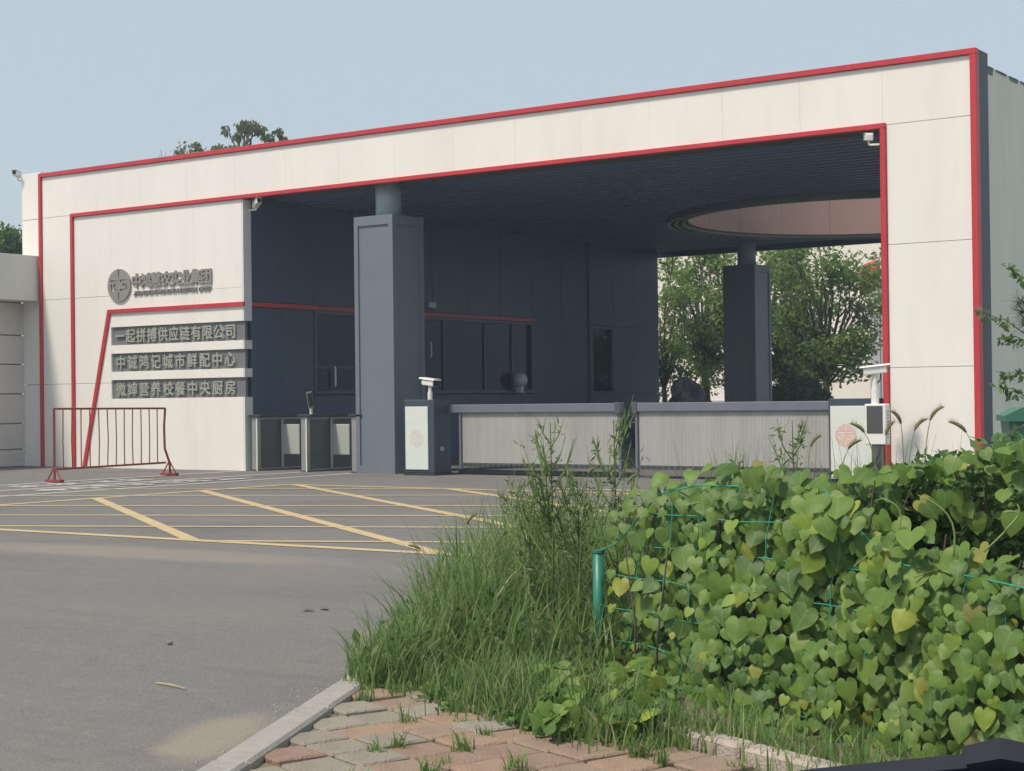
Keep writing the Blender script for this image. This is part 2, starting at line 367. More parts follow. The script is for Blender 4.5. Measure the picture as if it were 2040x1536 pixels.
# core slab behind the cladding panels
core=MB()
core.box(.02,20.20,.085,.44,5.30,6.14)
core.box(.02,5.80,.085,.30,0,5.30)
core.box(18.95,20.20,.085,.44,0,5.30)
core.build('wall_core',M['core'],GH)
def panel(x0,x1,z0,z1,y=0,g=(.0006,.0035),m='white',t=.08):
    return MB().bbox(x0+g[0],x1-g[0],y,y+t,z0+g[1],z1-g[1],.003).build('cladding_panel',M[m],GH)
bx=[.09]+[18.875-1.315*k for k in range(13,-1,-1)]+[20.20]
bx=[b for i,b in enumerate(bx) if i==0 or b>.6]
bx[0]=.079
for a,b in zip(bx,bx[1:]): panel(a,b,5.26,6.124)
# right pier
for a,b in zip((0,1.70,3.50),(1.70,3.50,5.26)): panel(18.93,20.20,a,b)
# left pier
px=[.09,1.0]
for a,b in zip((0,1.74,3.52),(1.74,3.52,5.26)): panel(.079,1.001,a,b)
pxs=[1.079,2.2,3.4,4.6,5.90]
for a,b in zip(pxs,pxs[1:]):
    panel(a,b,3.52,5.211)
panel(1.079,2.185,0,1.74); panel(1.079,2.185,1.74,3.52)
bands=[(1.415,1.795),(1.965,2.335),(2.505,2.875)]
segs=[(0,1.415),(1.795,1.965),(2.335,2.505),(2.875,3.52)]
for z0,z1 in segs:
    xs=[2.185,3.4,4.6,5.90] if z1-z0>.3 else [2.185,5.90]
    for a,b in zip(xs,xs[1:]): panel(a,b,z0,z1,g=(.0006,0))
# pale return at the end of the pier
for z0,z1 in ((0,1.415),(1.795,1.965),(2.335,2.505),(2.875,5.20)):
    MB().box(5.902,5.93,.004,.22,z0,z1).build('return_panel',M['white2'],GH)
# extension of the facade left of the red outline
for z0,z1 in ((0,1.74),(1.74,3.52),(3.52,5.26),(5.26,6.26)):
    MB().bbox(-.62,-.004,.03,.11,z0+.005,z1-.005,.003).build('cladding_panel',M['white'],GH)
MB().box(-.615,0.0,.112,.6,0,6.25).build('wall_core',M['white2'],GH)
# red outlines
def trim(x0,x1,z0,z1,y0=-.05,y1=.083): return MB().bbox(x0,x1,y0,y1,z0,z1,.006).build('red_trim',M['red'],GH)
trim(-.001,20.30,6.125,6.21); trim(0,.078,0,6.123); trim(20.205,20.30,0,6.123)
trim(1.002,18.93,5.212,5.287); trim(1.002,1.078,0,5.21); trim(18.845,18.928,0,5.21)
MB().prism([(1.31,0),(1.39,0),(2.19,3.16),(5.955,3.16),(5.955,3.238),(2.125,3.238)],-.045,.0035).build('red_trim',M['red'],GH)
# slate end of the frame slab and top capping
MB().box(20.205,20.298,.085,.45,0,6.20).build('end_panel',M['slate_end'],GH)
MB().box(.0,20.20,.085,.45,6.142,6.19).build('parapet_capping',M['slate_end'],GH)
# stucco side wall on the right
sw=MB(); sw.box(20.0,20.25,.452,5.5,0,6.03); sw.build('side_wall',M['stucco'],GH)
fl=MB(); rr=random.Random(5); y=.46
while y<5.4:
    L_=rr.uniform(.12,.5); dz=rr.choice((.02,.05,.10,.14)); fl.add([(20.257,y,6.035),(20.257,y+L_,6.035),(20.257,y+L_-.04,6.035-dz),(20.257,y+.05,6.035-dz*.9)],[(0,1,2,3)]); fl.box(19.98,20.262,y,y+L_,6.032,6.05); y+=L_+rr.uniform(.0,.14)
fl.build('flashing',M['flash'],GH)

# slate side wall of the passage (plane x = 5.91, faces +x)
XS=5.90
def spanel(y0,y1,z0,z1,m='slate',x=XS): return MB().bbox(x-.05,x,y0+.004,y1-.004,z0+.004,z1-.004,.004).build('side_panel',M[m],GH)
MB().box(XS-.20,XS-.056,  .225,2.0,0,ZC+.4).build('wall_core',M['soffit'],GH)
MB().box(XS-.20,XS-.056,2.0,15.8,3.18,ZC+.4).build('wall_core',M['soffit'],GH)
MB().box(XS-.20,XS-.056,2.0,15.8,0,1.45).build('wall_core',M['soffit'],GH)
MB().box(XS-.20,XS-.056,9.83,12.45,1.45,3.18).build('wall_core',M['soffit'],GH)
MB().box(XS-.20,XS-.056,13.5,15.8,1.45,3.18).build('wall_core',M['soffit'],GH)
for a,b in ((.225,1.06),(1.06,2.03)):
    spanel(a,b,0,3.15); spanel(a,b,3.25,ZC+.07)
ys=[2.03+1.30*k for k in range(6)]+[9.86]
for a,b in zip(ys,ys[1:]): spanel(a,b,3.25,ZC+.07); spanel(a,b,0,1.44)
for a,b in ((9.86,11.1),(11.1,12.33)): spanel(a,b,0,1.44); spanel(a,b,1.44,ZC+.07)
for a,b in ((12.42,13.5),(13.5,14.56),(14.56,15.83)):
    spanel(a,b,0,1.43,x=XS+.03); spanel(a,b,3.16,ZC+.07,x=XS+.03)
    if a>13: spanel(a,b,1.43,3.16,x=XS+.03)
MB().box(XS-.05,XS+.045,12.335,12.415,0,ZC+.07).build('cover_strip',M['slate_d'],GH)
MB().bbox(XS-.04,XS+.035,.226,9.86,3.155,3.245,.006).build('red_trim',M['red'],GH)
# window band: frame, mullions, five panes
WN=MB()
W=MB().box(XS-.09,XS+.02,2.03,2.09,1.46,3.15); W.box(XS-.09,XS+.02,9.78,9.85,1.46,3.15); W.box(XS-.09,XS+.02,2.09,9.78,1.46,1.53); W.box(XS-.09,XS+.02,2.09,9.78,3.08,3.15)
win=W.build('window',M['frame'],GH)
mul=[2.09,3.45,4.9,6.35,7.9,9.0,9.78]
for a,b in zip(mul,mul[1:]):
    MB().box(XS-.05,XS-.042,a+.02,b-.02,1.53,3.08).build('pane',M['glass'],win)
for y in mul[1:-1]: MB().box(XS-.08,XS-.005,y-.025,y+.025,1.53,3.08).build('mullion',M['frame'],win)
MB().box(XS-.08,XS-.01,2.09,4.875,1.98,2.03).build('transom',M['frame'],win)
MB().tube([(XS+.03,2.62,1.62),(XS+.045,2.62,1.66),(XS+.045,2.62,1.98),(XS+.03,2.62,2.02)],.018,8).build('reflection_bar',M['pole_white'],win)  # this white bar and the next stand in for reflections in the panes
MB().tube([(XS+.03,5.82,2.25),(XS+.045,5.82,2.28),(XS+.045,5.82,2.56),(XS+.03,5.82,2.6)],.014,8).build('reflection_bar',M['pole_white'],win)
W=MB().box(XS-.07,XS+.028,12.43,12.52,1.44,3.15); W.box(XS-.07,XS+.028,13.44,13.495,1.44,3.15); W.box(XS-.07,XS+.028,12.52,13.44,1.44,1.49); W.box(XS-.07,XS+.028,12.52,13.44,3.09,3.15)
win2=W.build('window',M['frame'],GH)
MB().box(XS-.05,XS-.042,12.52,13.44,1.49,3.09).build('pane',M['glass'],win2)
# the room behind the glass
rm=MB(); rm.box(1.6,1.7,.35,15.8,0,5.2); rm.box(1.7,XS-.2,.31,.40,0,5.2); rm.box(1.7,XS-.2,15.7,15.8,0,5.2); rm.box(1.7,XS-.2,.4,15.7,3.4,3.5); rm.box(1.7,XS-.2,.4,15.7,0.01,.06)
rm.build('guard_room',M['slate_d'],GH)

# ceiling: soffit sheet and roof with a round opening, drum, rings, slats
CXc,CYc,RC=13.9,11.2,4.2
def ring_roof(z0,z1):
    x0,x1,y0,y1=5.65,20.0,.46,16.2; K=96; b=MB(); V=[];F=[]
    corners=[math.atan2(yy-CYc,xx-CXc)%(2*math.pi) for xx in (x0,x1) for yy in (y0,y1)]
    angs=sorted([2*math.pi*k/K for k in range(K)]+corners)
    for z in (z0,z1):
        for t in angs:
            c,s=math.cos(t),math.sin(t)
            tx=((x1 if c>0 else x0)-CXc)/c if abs(c)>1e-9 else 1e9
            ty=((y1 if s>0 else y0)-CYc)/s if abs(s)>1e-9 else 1e9
            tt=min(tx,ty); V.append((CXc+c*tt,CYc+s*tt,z)); V.append((CXc+c*(RC+.02),CYc+s*(RC+.02),z))
    k=len(angs)
    for i in range(k):
        j=(i+1)%k; o=2*k
        F.append((2*i,2*i+1,2*j+1,2*j)); F.append((o+2*i,o+2*j,o+2*j+1,o+2*i+1)); F.append((2*i,2*j,o+2*j,o+2*i)); F.append((2*i+1,o+2*i+1,o+2*j+1,2*j+1))
    return b.add(V,F)
ring_roof(ZC+.07,6.0).build('roof',M['soffit'],GH)
# drum panels lining the round opening
KD=20
for k in range(KD):
    a0,a1=2*math.pi*k/KD+.0009,2*math.pi*(k+1)/KD-.0009; V=[];F=[]; S=8
    for i in range(S+1):
        t=a0+(a1-a0)*i/S
        for (r_,z) in ((RC-.30,ZC-.02),(RC-.30,6.25),(RC-.26,ZC-.02),(RC-.26,6.25)): V.append((CXc+math.cos(t)*r_,CYc+math.sin(t)*r_,z))
    for i in range(S):
        o=4*i; F+= [(o,o+4,o+5,o+1),(o+2,o+3,o+7,o+6),(o,o+2,o+6,o+4),(o+1,o+5,o+7,o+3)]
    F+=[(0,1,3,2),(4*S,4*S+2,4*S+3,4*S+1)]
    MB().add(V,F).build('drum_panel',M['drum'],GH)
def annulus(r0,r1,z0,z1,K=96):
    V=[];F=[]
    for i in range(K):
        t=2*math.pi*i/K
        for (r_,z) in ((r0,z0),(r1,z0),(r1,z1),(r0,z1)): V.append((CXc+math.cos(t)*r_,CYc+math.sin(t)*r_,z))
    for i in range(K):
        o=4*i;p=4*((i+1)%K)
        for a in range(4): F.append((o+a,o+(a+1)%4,p+(a+1)%4,p+a))
    return MB().add(V,F)
for r0,r1,z0,z1 in ((RC+.10,RC+.15,ZC-.11,ZC+.06),(RC-.04,RC+.01,ZC-.10,ZC+.1),(RC-.20,RC-.15,ZC-.09,ZC+.14)):
    annulus(r0,r1,z0,z1).build('ring_moulding',M['ring'],GH,False)
annulus(RC-.25,RC+.02,ZC+.02,ZC+.05).build('ring_soffit',M['soffit'],GH)
# slats parallel to the facade
slatm=MB().bbox(0,1,-.075,.075,0,.055,.004).mesh('slat'); slatm.materials.append(M['slat'])
y=.62
while y<16.1:
    spans=[(5.92,19.95)]
    dy=abs(y-CYc); rr_=RC+.17
    if dy<rr_:
        h=math.sqrt(rr_*rr_-dy*dy); spans=[(5.92,CXc-h),(CXc+h,19.95)]
    for a,b in spans:
        if b-a<.1: continue
        o=obj('slat',slatm,None,GH); o.location=(a,y,ZC); o.scale=(b-a,1,1)
    y+=.33
MB().box(5.6,20.0,16.203,16.32,ZC-.12,6.1).build('rear_fascia',M['slate_d'],GH)
MB().box(5.932,18.82,.446,.50,ZC-.03,ZC+.3).build('front_edge_strip',M['steel_d'],GH)

# columns, parts of the gatehouse
def column(x1,y0):
    x0=x1-.902; y1=y0+.902; zt=4.65
    c=MB().box(x0+.03,x1-.03,y0+.03,y1-.03,0,zt-.02).build('column',M['slate_l'],GH)
    f=MB(); w=.09
    for (a,b,cc,d) in ((x0,x0+w,y0,y0+w),(x1-w,x1,y0,y0+w),(x0,x0+w,y1-w,y1),(x1-w,x1,y1-w,y1)): f.box(a,b,cc,d,0,zt)
    for (z0,z1) in ((0.0,.14),(zt-.17,zt)):
        f.box(x0+w,x1-w,y0+.001,y0+.05,z0,z1); f.box(x0+w,x1-w,y1-.05,y1-.001,z0,z1); f.box(x0+.001,x0+.05,y0+w,y1-w,z0,z1); f.box(x1-.05,x1-.001,y0+w,y1-w,z0,z1)
    f.build('corner_frame',M['slate_l'],c)
    MB().box(x0+.05,x1-.05,y0+.05,y1-.05,zt-.019,zt-.004).build('top_plate',M['slate_l'],c)
    cx_,cy_=(x0+x1)/2,(y0+y1)/2
    MB().tube([(cx_,cy_,zt-.01),(cx_,cy_,ZC+.08)],.235,28).build('neck',M['neck'],c,True)
column(9.61,.0); column(9.374,14.73)

# ------------------------------------------------------------------ signs
def glyph_mesh(ch,size,extr,off=.0,shear=0,font_name='glyph'):
    cu_=bpy.data.curves.new(font_name,'FONT'); cu_.body=ch; cu_.size=size; cu_.extrude=extr; cu_.offset=off; cu_.shear=shear; cu_.resolution_u=3
    o=bpy.data.objects.new('tmp',cu_); col.objects.link(o)
    dg=bpy.context.evaluated_depsgraph_get(); me=bpy.data.meshes.new_from_object(o.evaluated_get(dg),depsgraph=dg)
    bpy.data.objects.remove(o); bpy.data.curves.remove(cu_)
    return me
def bold(me,d,dz=.0006):
    v=np.array([w.co[:] for w in me.vertices]); fs=[tuple(p.vertices) for p in me.polygons]; V=[];F=[]
    for k,(dx,dy) in enumerate(((-d,0),(d,0),(0,-d*.8),(0,d*.8))):
        o=len(V); V+=[(a+dx,b+dy,c+dz*k) for a,b,c in v]; F+=[tuple(i+o for i in f) for f in fs]
    m2=bpy.data.meshes.new('character'); m2.from_pydata(V,[],F); m2.update(); return m2
def write(parent,chars,x0,x1,zc,size,y,depth,m,off,name='character',wscale=1.0):
    p=(x1-x0)/len(chars)
    for i,ch in enumerate(chars):
        me=bold(glyph_mesh(ch,size,depth/2),off)
        o=obj(name,me,m,parent)
        v=np.array([w.co[:] for w in me.vertices]); cxm=(v[:,0].min()+v[:,0].max())/2
        o.rotation_euler=(R(90),0,0); o.scale=(wscale,1,1)
        o.location=(x0+p*(i+.5)-cxm*wscale,y,zc-.38*size)
rows=['微婶营养校餐中央厨房','中诚鸿记城市鲜配中心','一起拼搏供应链有限公司']
labs=['lowest grey company sign with ten pale raised characters on white wall','middle grey company sign with ten pale raised characters between two others','topmost grey company sign with eleven pale raised characters under red stripe']
for (z0,z1),tx,lb in zip(bands,rows,labs):
    s=thing('company_sign',lb,'sign',(0,0,0),'company signs on the white wall')
    MB().box(2.186,5.915,.045,.083,z0+.001,z1-.001).build('board',M['board'],s)
    write(s,tx,2.29,5.72,(z0+z1)/2,.295,.022,.045,M['letter2'],.006,wscale=.98)
s=thing('logo_sign','grey metal round emblem with company name lettering high on white wall','sign',(0,0,0))
write(s,'中鸿慧农实业集团',2.85,5.10,3.785,.31,-.02,.04,M['letter'],.011)
me=bold(glyph_mesh('ZHONGHONG HUINONG INDUSTRIAL GROUP',.12,.015,0,.25),.002)
o=obj('lettering',me,M['letter'],s); v=np.array([w.co[:] for w in me.vertices]); wx=v[:,0].max()-v[:,0].min()
o.rotation_euler=(R(90),0,0); o.scale=(2.2/wx,1.05,1); o.location=(2.89-v[:,0].min()*2.2/wx,-.015,3.492)
def emblem(parent,cx_,cz,r,y,th,m):
    cu_=bpy.data.curves.new('emblem','CURVE'); cu_.dimensions='2D'; cu_.fill_mode='BOTH'; cu_.extrude=th/2
    def poly(pts):
        sp=cu_.splines.new('POLY'); sp.points.add(len(pts)-1)
        for p,(a,b) in zip(sp.points,pts): p.co=(a*r,b*r,0,1)
        sp.use_cyclic_u=True
    poly([(math.cos(2*math.pi*k/56),math.sin(2*math.pi*k/56)) for k in range(56)])
    poly([(-.045,.42),(.045,.42),(.045,.93),(-.045,.93)]); poly([(-.045,-.42),(.045,-.42),(.045,-.95),(-.045,-.95)])
    poly([(-.72,.22),(-.09,.22),(-.09,.34),(-.72,.34)])
    poly([(-.72,-.34),(-.09,-.34),(-.09,-.22),(-.60,-.22),(-.60,.10),(-.72,.10)])
    poly([(-.48,-.08),(-.20,-.08),(-.20,.08),(-.48,.08)])
    poly([(.09,.22),(.72,.22),(.72,.34),(.09,.34)])
    poly([(.09,-.34),(.72,-.34),(.72,.08),(.32,.08),(.32,-.03),(.60,-.03),(.60,-.22),(.09,-.22)])
    o=bpy.data.objects.new('tmp',cu_); col.objects.link(o); dg=bpy.context.evaluated_depsgraph_get()
    me=bpy.data.meshes.new_from_object(o.evaluated_get(dg),depsgraph=dg); bpy.data.objects.remove(o); bpy.data.curves.remove(cu_)
    me.materials.clear(); q=obj('emblem',me,m,parent); q.rotation_euler=(R(90),0,0); q.location=(cx_,y,cz); return q
emblem(s,2.475,3.72,.335,-.022,.044,M['letter'])

# ------------------------------------------------------------------ cameras on the building
def cctv(label,loc,rz,tilt,arm):
    t=thing('cctv_camera',label,'camera',loc,'security cameras',rz)
    b=MB().bbox(-.055,.055,-.17,.14,-.05,.05,.012).build('housing',M['pole_white'],t); b.rotation_euler=(tilt,0,0)
    MB().bbox(-.062,.062,-.22,.10,.052,.064,.004).build('sun_shield',M['pole_white'],b)
    MB().tube([(0,-.165,0),(0,-.182,0)],.042,16).build('lens',M['lens'],b)
    MB().tube([(0,.03,-.045),(0,.05,-.11)]+arm,.018,8).build('bracket',M['pole_white'],t)
    return t
cctv('white camera under soffit beside right red jamb',(18.66,-.02,5.10),R(-150),R(-8),[(-.02,.12,-.13),(-.14,.13,-.13)])
cctv('white camera at upper left corner of dark passage',(6.20,.10,5.10),R(60),R(-15),[(-.02,.10,-.10),(-.1,.30,-.10)])
cctv('small camera on bracket at far left parapet corner',(-.74,.0,6.27),R(32),R(-4),[(.06,.10,-.14),(.13,.06,-.14)])
t=thing('wall_lamp','small pale box lamp on dark side wall above red stripe','lamp',(XS,5.82,3.40))
MB().bbox(.01,.10,-.13,.13,-.06,.07,.01).build('lamp_body',M['steel'],t); MB().box(.10,.104,-.11,.11,-.045,.055).build('diffuser',M['bulb'],t)
t=thing('cable_bracket','dark bracket with looped cable at rear corner of passage','bracket',(5.95,15.86,4.95))
MB().tube([(0,0,0),(.05,.25,-.02),(.05,.35,0)],.02,6).build('arm',M['black'],t)
MB().tube([(.05,.35,0),(.06,.40,-.2),(.05,.50,-.30),(.04,.62,-.2),(.04,.66,.05),(.05,.66,.2)],.018,6).build('cable',M['black'],t)
t=thing('dome_lamp','white half dome lamp on a short base at the guardroom window','lamp',(6.06,9.12,1.46))
V=[];F=[]
for i in range(9):
    th=math.pi/2*i/8
    for k in range(20):
        ph=2*math.pi*k/20; V.append((.17*math.sin(th)*math.cos(ph),-.20*math.cos(th),.30+.17*math.sin(th)*math.sin(ph)))
for i in range(8):
    for k in range(20): F.append((i*20+k,i*20+(k+1)%20,(i+1)*20+(k+1)%20,(i+1)*20+k))
F.append(tuple(8*20+k for k in range(20)))
MB().add(V,F).build('dome',M['bulb'],t); MB().bbox(-.07,.07,-.12,-.0,0,.15,.01).build('base',M['bulb'],t)
MB().box(-.17,.10,-.22,.06,-.02,-.001).build('ledge',M['frame'],t)
o=MB().bbox(5.2,5.68,2.2,9.7,1.36,1.435,.01).build('desk',M['slate_d']); 
dk=thing('guard_desk','dark long desk inside the guardroom under the window','desk',(0,0,0)); o.parent=dk; o.name='desk_top'
dl=MB(); 
for y in (2.3,4.8,7.2,9.6): MB().box(5.22,5.66,y-.03,y+.03,.06,1.358).build('leg',M['slate_d'],dk)

# ------------------------------------------------------------------ turnstiles
tlab=['steel turnstile cabinet nearest the white pier','steel turnstile cabinet in the middle carrying a face scanner','steel turnstile cabinet beside the front slate column']
for x,lb,fl_ in zip((6.14,7.40,8.64),tlab,((1,),(-1,1),(-1,))):
    t=thing('turnstile',lb,'turnstile',(x,.03,0),'turnstiles at the pedestrian entry')
    MB().bbox(-.075,.075,0.012,1.35,.0,1.02,.006).build('cabinet',M['steel'],t)
    MB().box(-.079,.079,.10,1.27,.05,.98).build('side_panel',M['steel_d'],t)
    MB().bbox(.055,.080,-.004,.011,0,1.03,.002).build('edge_strip',M['pole_white'],t)
    MB().bbox(-.13,.19,-.03,1.40,1.022,1.075,.008).build('top_cover',M['black'],t)
    MB().bbox(-.095,.095,.0,1.36,0,.03,.004).build('base_plate',M['steel_d'],t)
    for sg in fl_:
        MB().bbox(min(sg*.085,sg*.55),max(sg*.085,sg*.55),.66,.69,.30,.88,.01).build('flap',M['flapglass'],t)
        MB().tube([(sg*.10,.675,.05),(sg*.10,.675,1.0)],.03,12).build('flap_post',M['steel'],t)
t=thing('face_scanner','tilted tablet face scanner on thin post above middle turnstile','scanner',(7.40,.25,1.075))
MB().tube([(0,0,0),(0,0,.16)],.03,12).build('post',M['pole_white'],t)
b=MB().bbox(-.07,.07,-.018,.018,-.02,.36,.008).build('tablet',M['steel'],t); b.location=(.03,-.03,.13); b.rotation_euler=(R(14),R(-14),R(62)); b.scale=(.8,.8,.85)
MB().box(-.06,.06,-.022,-.0185,.02,.32).build('screen',M['screen'],b)

# ------------------------------------------------------------------ vehicle barriers
def plate_camera(label,loc,rz,post_h,pw=.045):
    t=thing('plate_camera',label,'camera',loc,'number plate cameras',rz)
    MB().tube([(0,0,0),(0,0,post_h*.55)],pw,14).build('post',M['pole_white'],t)
    MB().tube([(0,0,post_h*.55),(0,0,post_h)],pw*.72,14).build('joint',M['pole_white'],t)
    b=MB().bbox(-.08,.08,-.19,.20,0,.125,.016).build('housing',M['pole_white'],t); b.location=(0,0,post_h); b.rotation_euler=(R(6),0,0); b.scale=(.86,.86,.86)
    MB().prism([(-.105,.127),(.105,.127),(.085,.155),(-.085,.155)],-.235,.26).build('hood',M['pole_white'],b)
    MB().bbox(-.072,.072,-.20,-.191,.008,.117,.003).build('lens_window',M['lens'],b)
    MB().tube([(0,.1,-.0),(0,.08,-.10),(.01,.02,-.15)],.012,6).build('cable',M['black'],b)
    return t
t=thing('barrier_housing','dark barrier cabinet with white panel beside front slate column','barrier cabinet',(10.40,-.30,0),'barrier cabinets')
MB().bbox(-.33,.33,0,.50,0.04,1.32,.012).build('cabinet',M['housing'],t); MB().bbox(-.345,.345,-.015,.515,0,.038,.004).build('base_plate',M['black'],t)
fp=MB().bbox(-.29,.21,-.024,-.001,.10,1.20,.006).build('front_panel',M['panelw'],t)
emblem(fp,-.04,.65,.15,-.0255,.001,M['pinkl'])
MB().bbox(.331,.36,.15,.25,.42,.50,.006).build('lock',M['steel'],t)
plate_camera('white plate camera on left barrier cabinet facing the street',(10.50,-.10,1.32),R(75),.24)
t=thing('barrier_housing','barrier cabinet with wide white panel and pink emblem by right jamb','barrier cabinet',(18.45,-.30,0),'barrier cabinets')
MB().bbox(-.36,.36,0,.50,.04,1.26,.012).build('cabinet',M['housing'],t); MB().bbox(-.375,.375,-.015,.515,0,.038,.004).build('base_plate',M['black'],t)
fp=MB().bbox(-.32,.345,-.024,-.001,.08,1.15,.006).build('front_panel',M['panelw'],t)
emblem(fp,-.08,.72,.165,-.026,.002,M['pink'])
t=thing('display_terminal','white roadside display terminal with grey screen before right jamb','terminal',(19.05,-.85,0))
MB().bbox(-.16,.16,0,.16,.60,1.18,.012).build('cabinet',M['pole_white'],t)
MB().box(-.125,.115,-.004,-.001,.76,1.15).build('screen',M['screen'],t)
MB().bbox(-.07,.07,.02,.14,.012,.598,.006).build('stand',M['steel_d'],t); MB().box(-.15,.15,-.05,.20,0,.011).build('base_plate',M['black'],t)
for k in range(9): MB().box(.161,.163,.05,.11,.70+.045*k,.715+.045*k).build('vent',M['steel_d'],t)
MB().tube([(.05,.0,.60),(.07,-.03,.48),(.02,-.05,.36),(.06,.0,.25)],.016,6).build('cable',M['black'],t)
plate_camera('white plate camera on tall post above the display terminal',(19.0,-.72,1.18),R(-62),.42,.055)

def barrier(label,x0,x1,side):
    t=thing('curtain_barrier',label,'barrier',(0,.2,0),'vehicle barriers')
    MB().bbox(x0,x1,-.06,.06,1.08,1.225,.01).build('beam',M['beam'],t)
    a,b=(x0+.30,x1-.08) if side<0 else (x0+.10,x1-.02)
    m=MB(); n_=int((b-a)/.032); V=[];F=[]
    for i in range(n_+1):
        x=a+(b-a)*i/n_; y=.0 if i%2 else -.007
        V+= [(x,y,.21),(x,y,1.079)]
    for i in range(n_): F.append((2*i,2*i+2,2*i+3,2*i+1))
    k0=len(V); V+=[(a,.02,.21),(a,.02,1.079),(b,.02,.21),(b,.02,1.079)]; F.append((k0+2,k0,k0+1,k0+3))
    m.add(V,F); m.build('curtain',M['curtain'],t)
    MB().box(a-.02,b+.0,-.03,.03,.165,.205).build('bottom_rail',M['steel_d'],t)
    tt=MB(); x=a+.04
    while x<b: tt.box(x,x+.04,-.034,-.0305,.172,.195); x+=.11
    tt.build('rail_slot',M['black'],t)
    xe=a-.05
    for xx in ((a-.045),(b+.035)): MB().bbox(xx-.022,xx+.022,-.03,.03,.10 if side<0 and xx<12 else .0,1.079,.004).build('end_post',M['beam'],t)
    xf=x1-.06 if side<0 else x0+.04
    MB().bbox(xf-.05,xf+.05,-.075,.075,1.05,1.24,.01).build('end_cap',M['steel_d'],t)
barrier('left grey vertical ribbed curtain barrier under a slate beam',10.68,14.24,-1)
barrier('right grey vertical ribbed curtain barrier partly behind weeds',14.46,18.05,1)
t=thing('kerb_block','dark low plinth under the left barrier on the asphalt','plinth',(12.4,.55,0)); MB().bbox(-1.7,1.8,-.12,.12,0,.07,.01).build('plinth_body',M['steel_d'],t)

# ------------------------------------------------------------------ red crowd barrier
t=thing('crowd_barrier','rusty red crowd barrier with thin vertical bars and one bent end','barrier',(6.0,-3.35,0))
y0,y1=-1.27,1.24
MB().tube([(0,y0,1.24),(0,y1,1.22)],.018,8).build('top_rail',M['fence_red'],t)
MB().tube([(0,y0,.22),(0,y1,.24)],.018,8).build('bottom_rail',M['fence_red'],t)
MB().tube([(0,y0,.05),(0,y0,1.24)],.021,8).build('end_post',M['fence_red'],t)
MB().tube([(0,y1,1.22),(-.0,y1-.03,.9),(0,y1-.02,.5),(.02,y1+.07,.25),(.02,y1+.09,.05)],.021,8).build('end_post',M['fence_red'],t)
for k in range(1,13):
    y=y0+(y1-y0)*k/13
    MB().tube([(0,y,.23),(rl.uniform(-.012,.012),y+rl.uniform(-.012,.012),.7),(0,y,1.23)],.0105,6).build('bar',M['fence_red'],t)
for y in (y0,y1+.09):
    f=MB().bbox(-.20,.20,y-.045,y+.045,.0,.05,.006); f.tube([(-.17,y,.04),(0,y,.27)],.013,6); f.tube([(.17,y,.04),(0,y,.27)],.013,6)
    f.build('foot',M['fence_red'],t)

# ------------------------------------------------------------------ left wing wall
t=thing('wing_wall','pale rendered wing wall with projecting band at far left','wall',(0,0,0))
MB().bbox(-1.6,-.03,-6.0,.025,3.51,4.47,.006).build('projecting_band',M['wing'],t)
zs=[0,.37,.92,1.55,2.18,2.80,3.50]
MB().box(-1.4,-.66,-6.0,.02,0,3.505).build('wall_core',M['core'],t)
for a,b in zip(zs,zs[1:]):
    MB().bbox(-.655,-.60,-6.0,.022,a+.012,b-.012,.004).build('render_course',M['wing2'],t)

# ------------------------------------------------------------------ far building behind the passage
def px_at(x,y,d):
    return Vector((CX,CY,CZ))+ (cf+cr*((x-1020)/FPX)+cu*((768-y)/FPX))*d
t=thing('far_building','cream rendered building in daylight behind the courtyard trees','building',(0,0,0))
e_=px_at(1741,700,70).x
MB().box(-16,e_,44.0,52,0,12).build('wall',M['bldg'],t)
MB().box(-16,e_+.01,43.93,43.99,1.0,1.15).build('plinth',M['bgrey'],t)
q=px_at(1750,560,66); t=thing('porch_block','pale grey porch block with dark roof edge beside right jamb','porch',(q.x,q.y,0))
MB().box(-.4,5,0,3,0,q.z-.15).build('wall',M['bgrey'],t); MB().box(-.5,5.1,-.15,3.1,q.z-.148,q.z+.1).build('roof_edge',M['slate_d'],t)
q=px_at(1743,500,80); t=thing('glass_building','blue glass tower edge above the grey porch','building',(q.x,q.y,0))
MB().box(0,6,0,8,0,10).build('wall',M['glassb'],t)
q=px_at(1752,548,54); t=thing('red_banner','red cloth banner hanging on a pole beside right jamb','banner',(q.x,q.y,0))
MB().tube([(0,0,0),(0,0,q.z+.6)],.03,8).build('pole',M['steel'],t)
b=MB(); V=[];F=[]
for i in range(9):
    for j in range(9): V.append((-.02-.55*i/8,-.25*i/8+.05*math.sin(i*1.1+j*.5),q.z-.45+.95*j/8-.25*(i/8)**2))
for i in range(8):
    for j in range(8): F.append((i*9+j,(i+1)*9+j,(i+1)*9+j+1,i*9+j+1))
o=b.add(V,F).build('cloth',M['cloth'],t,True); md=o.modifiers.new('th','SOLIDIFY'); md.thickness=.01

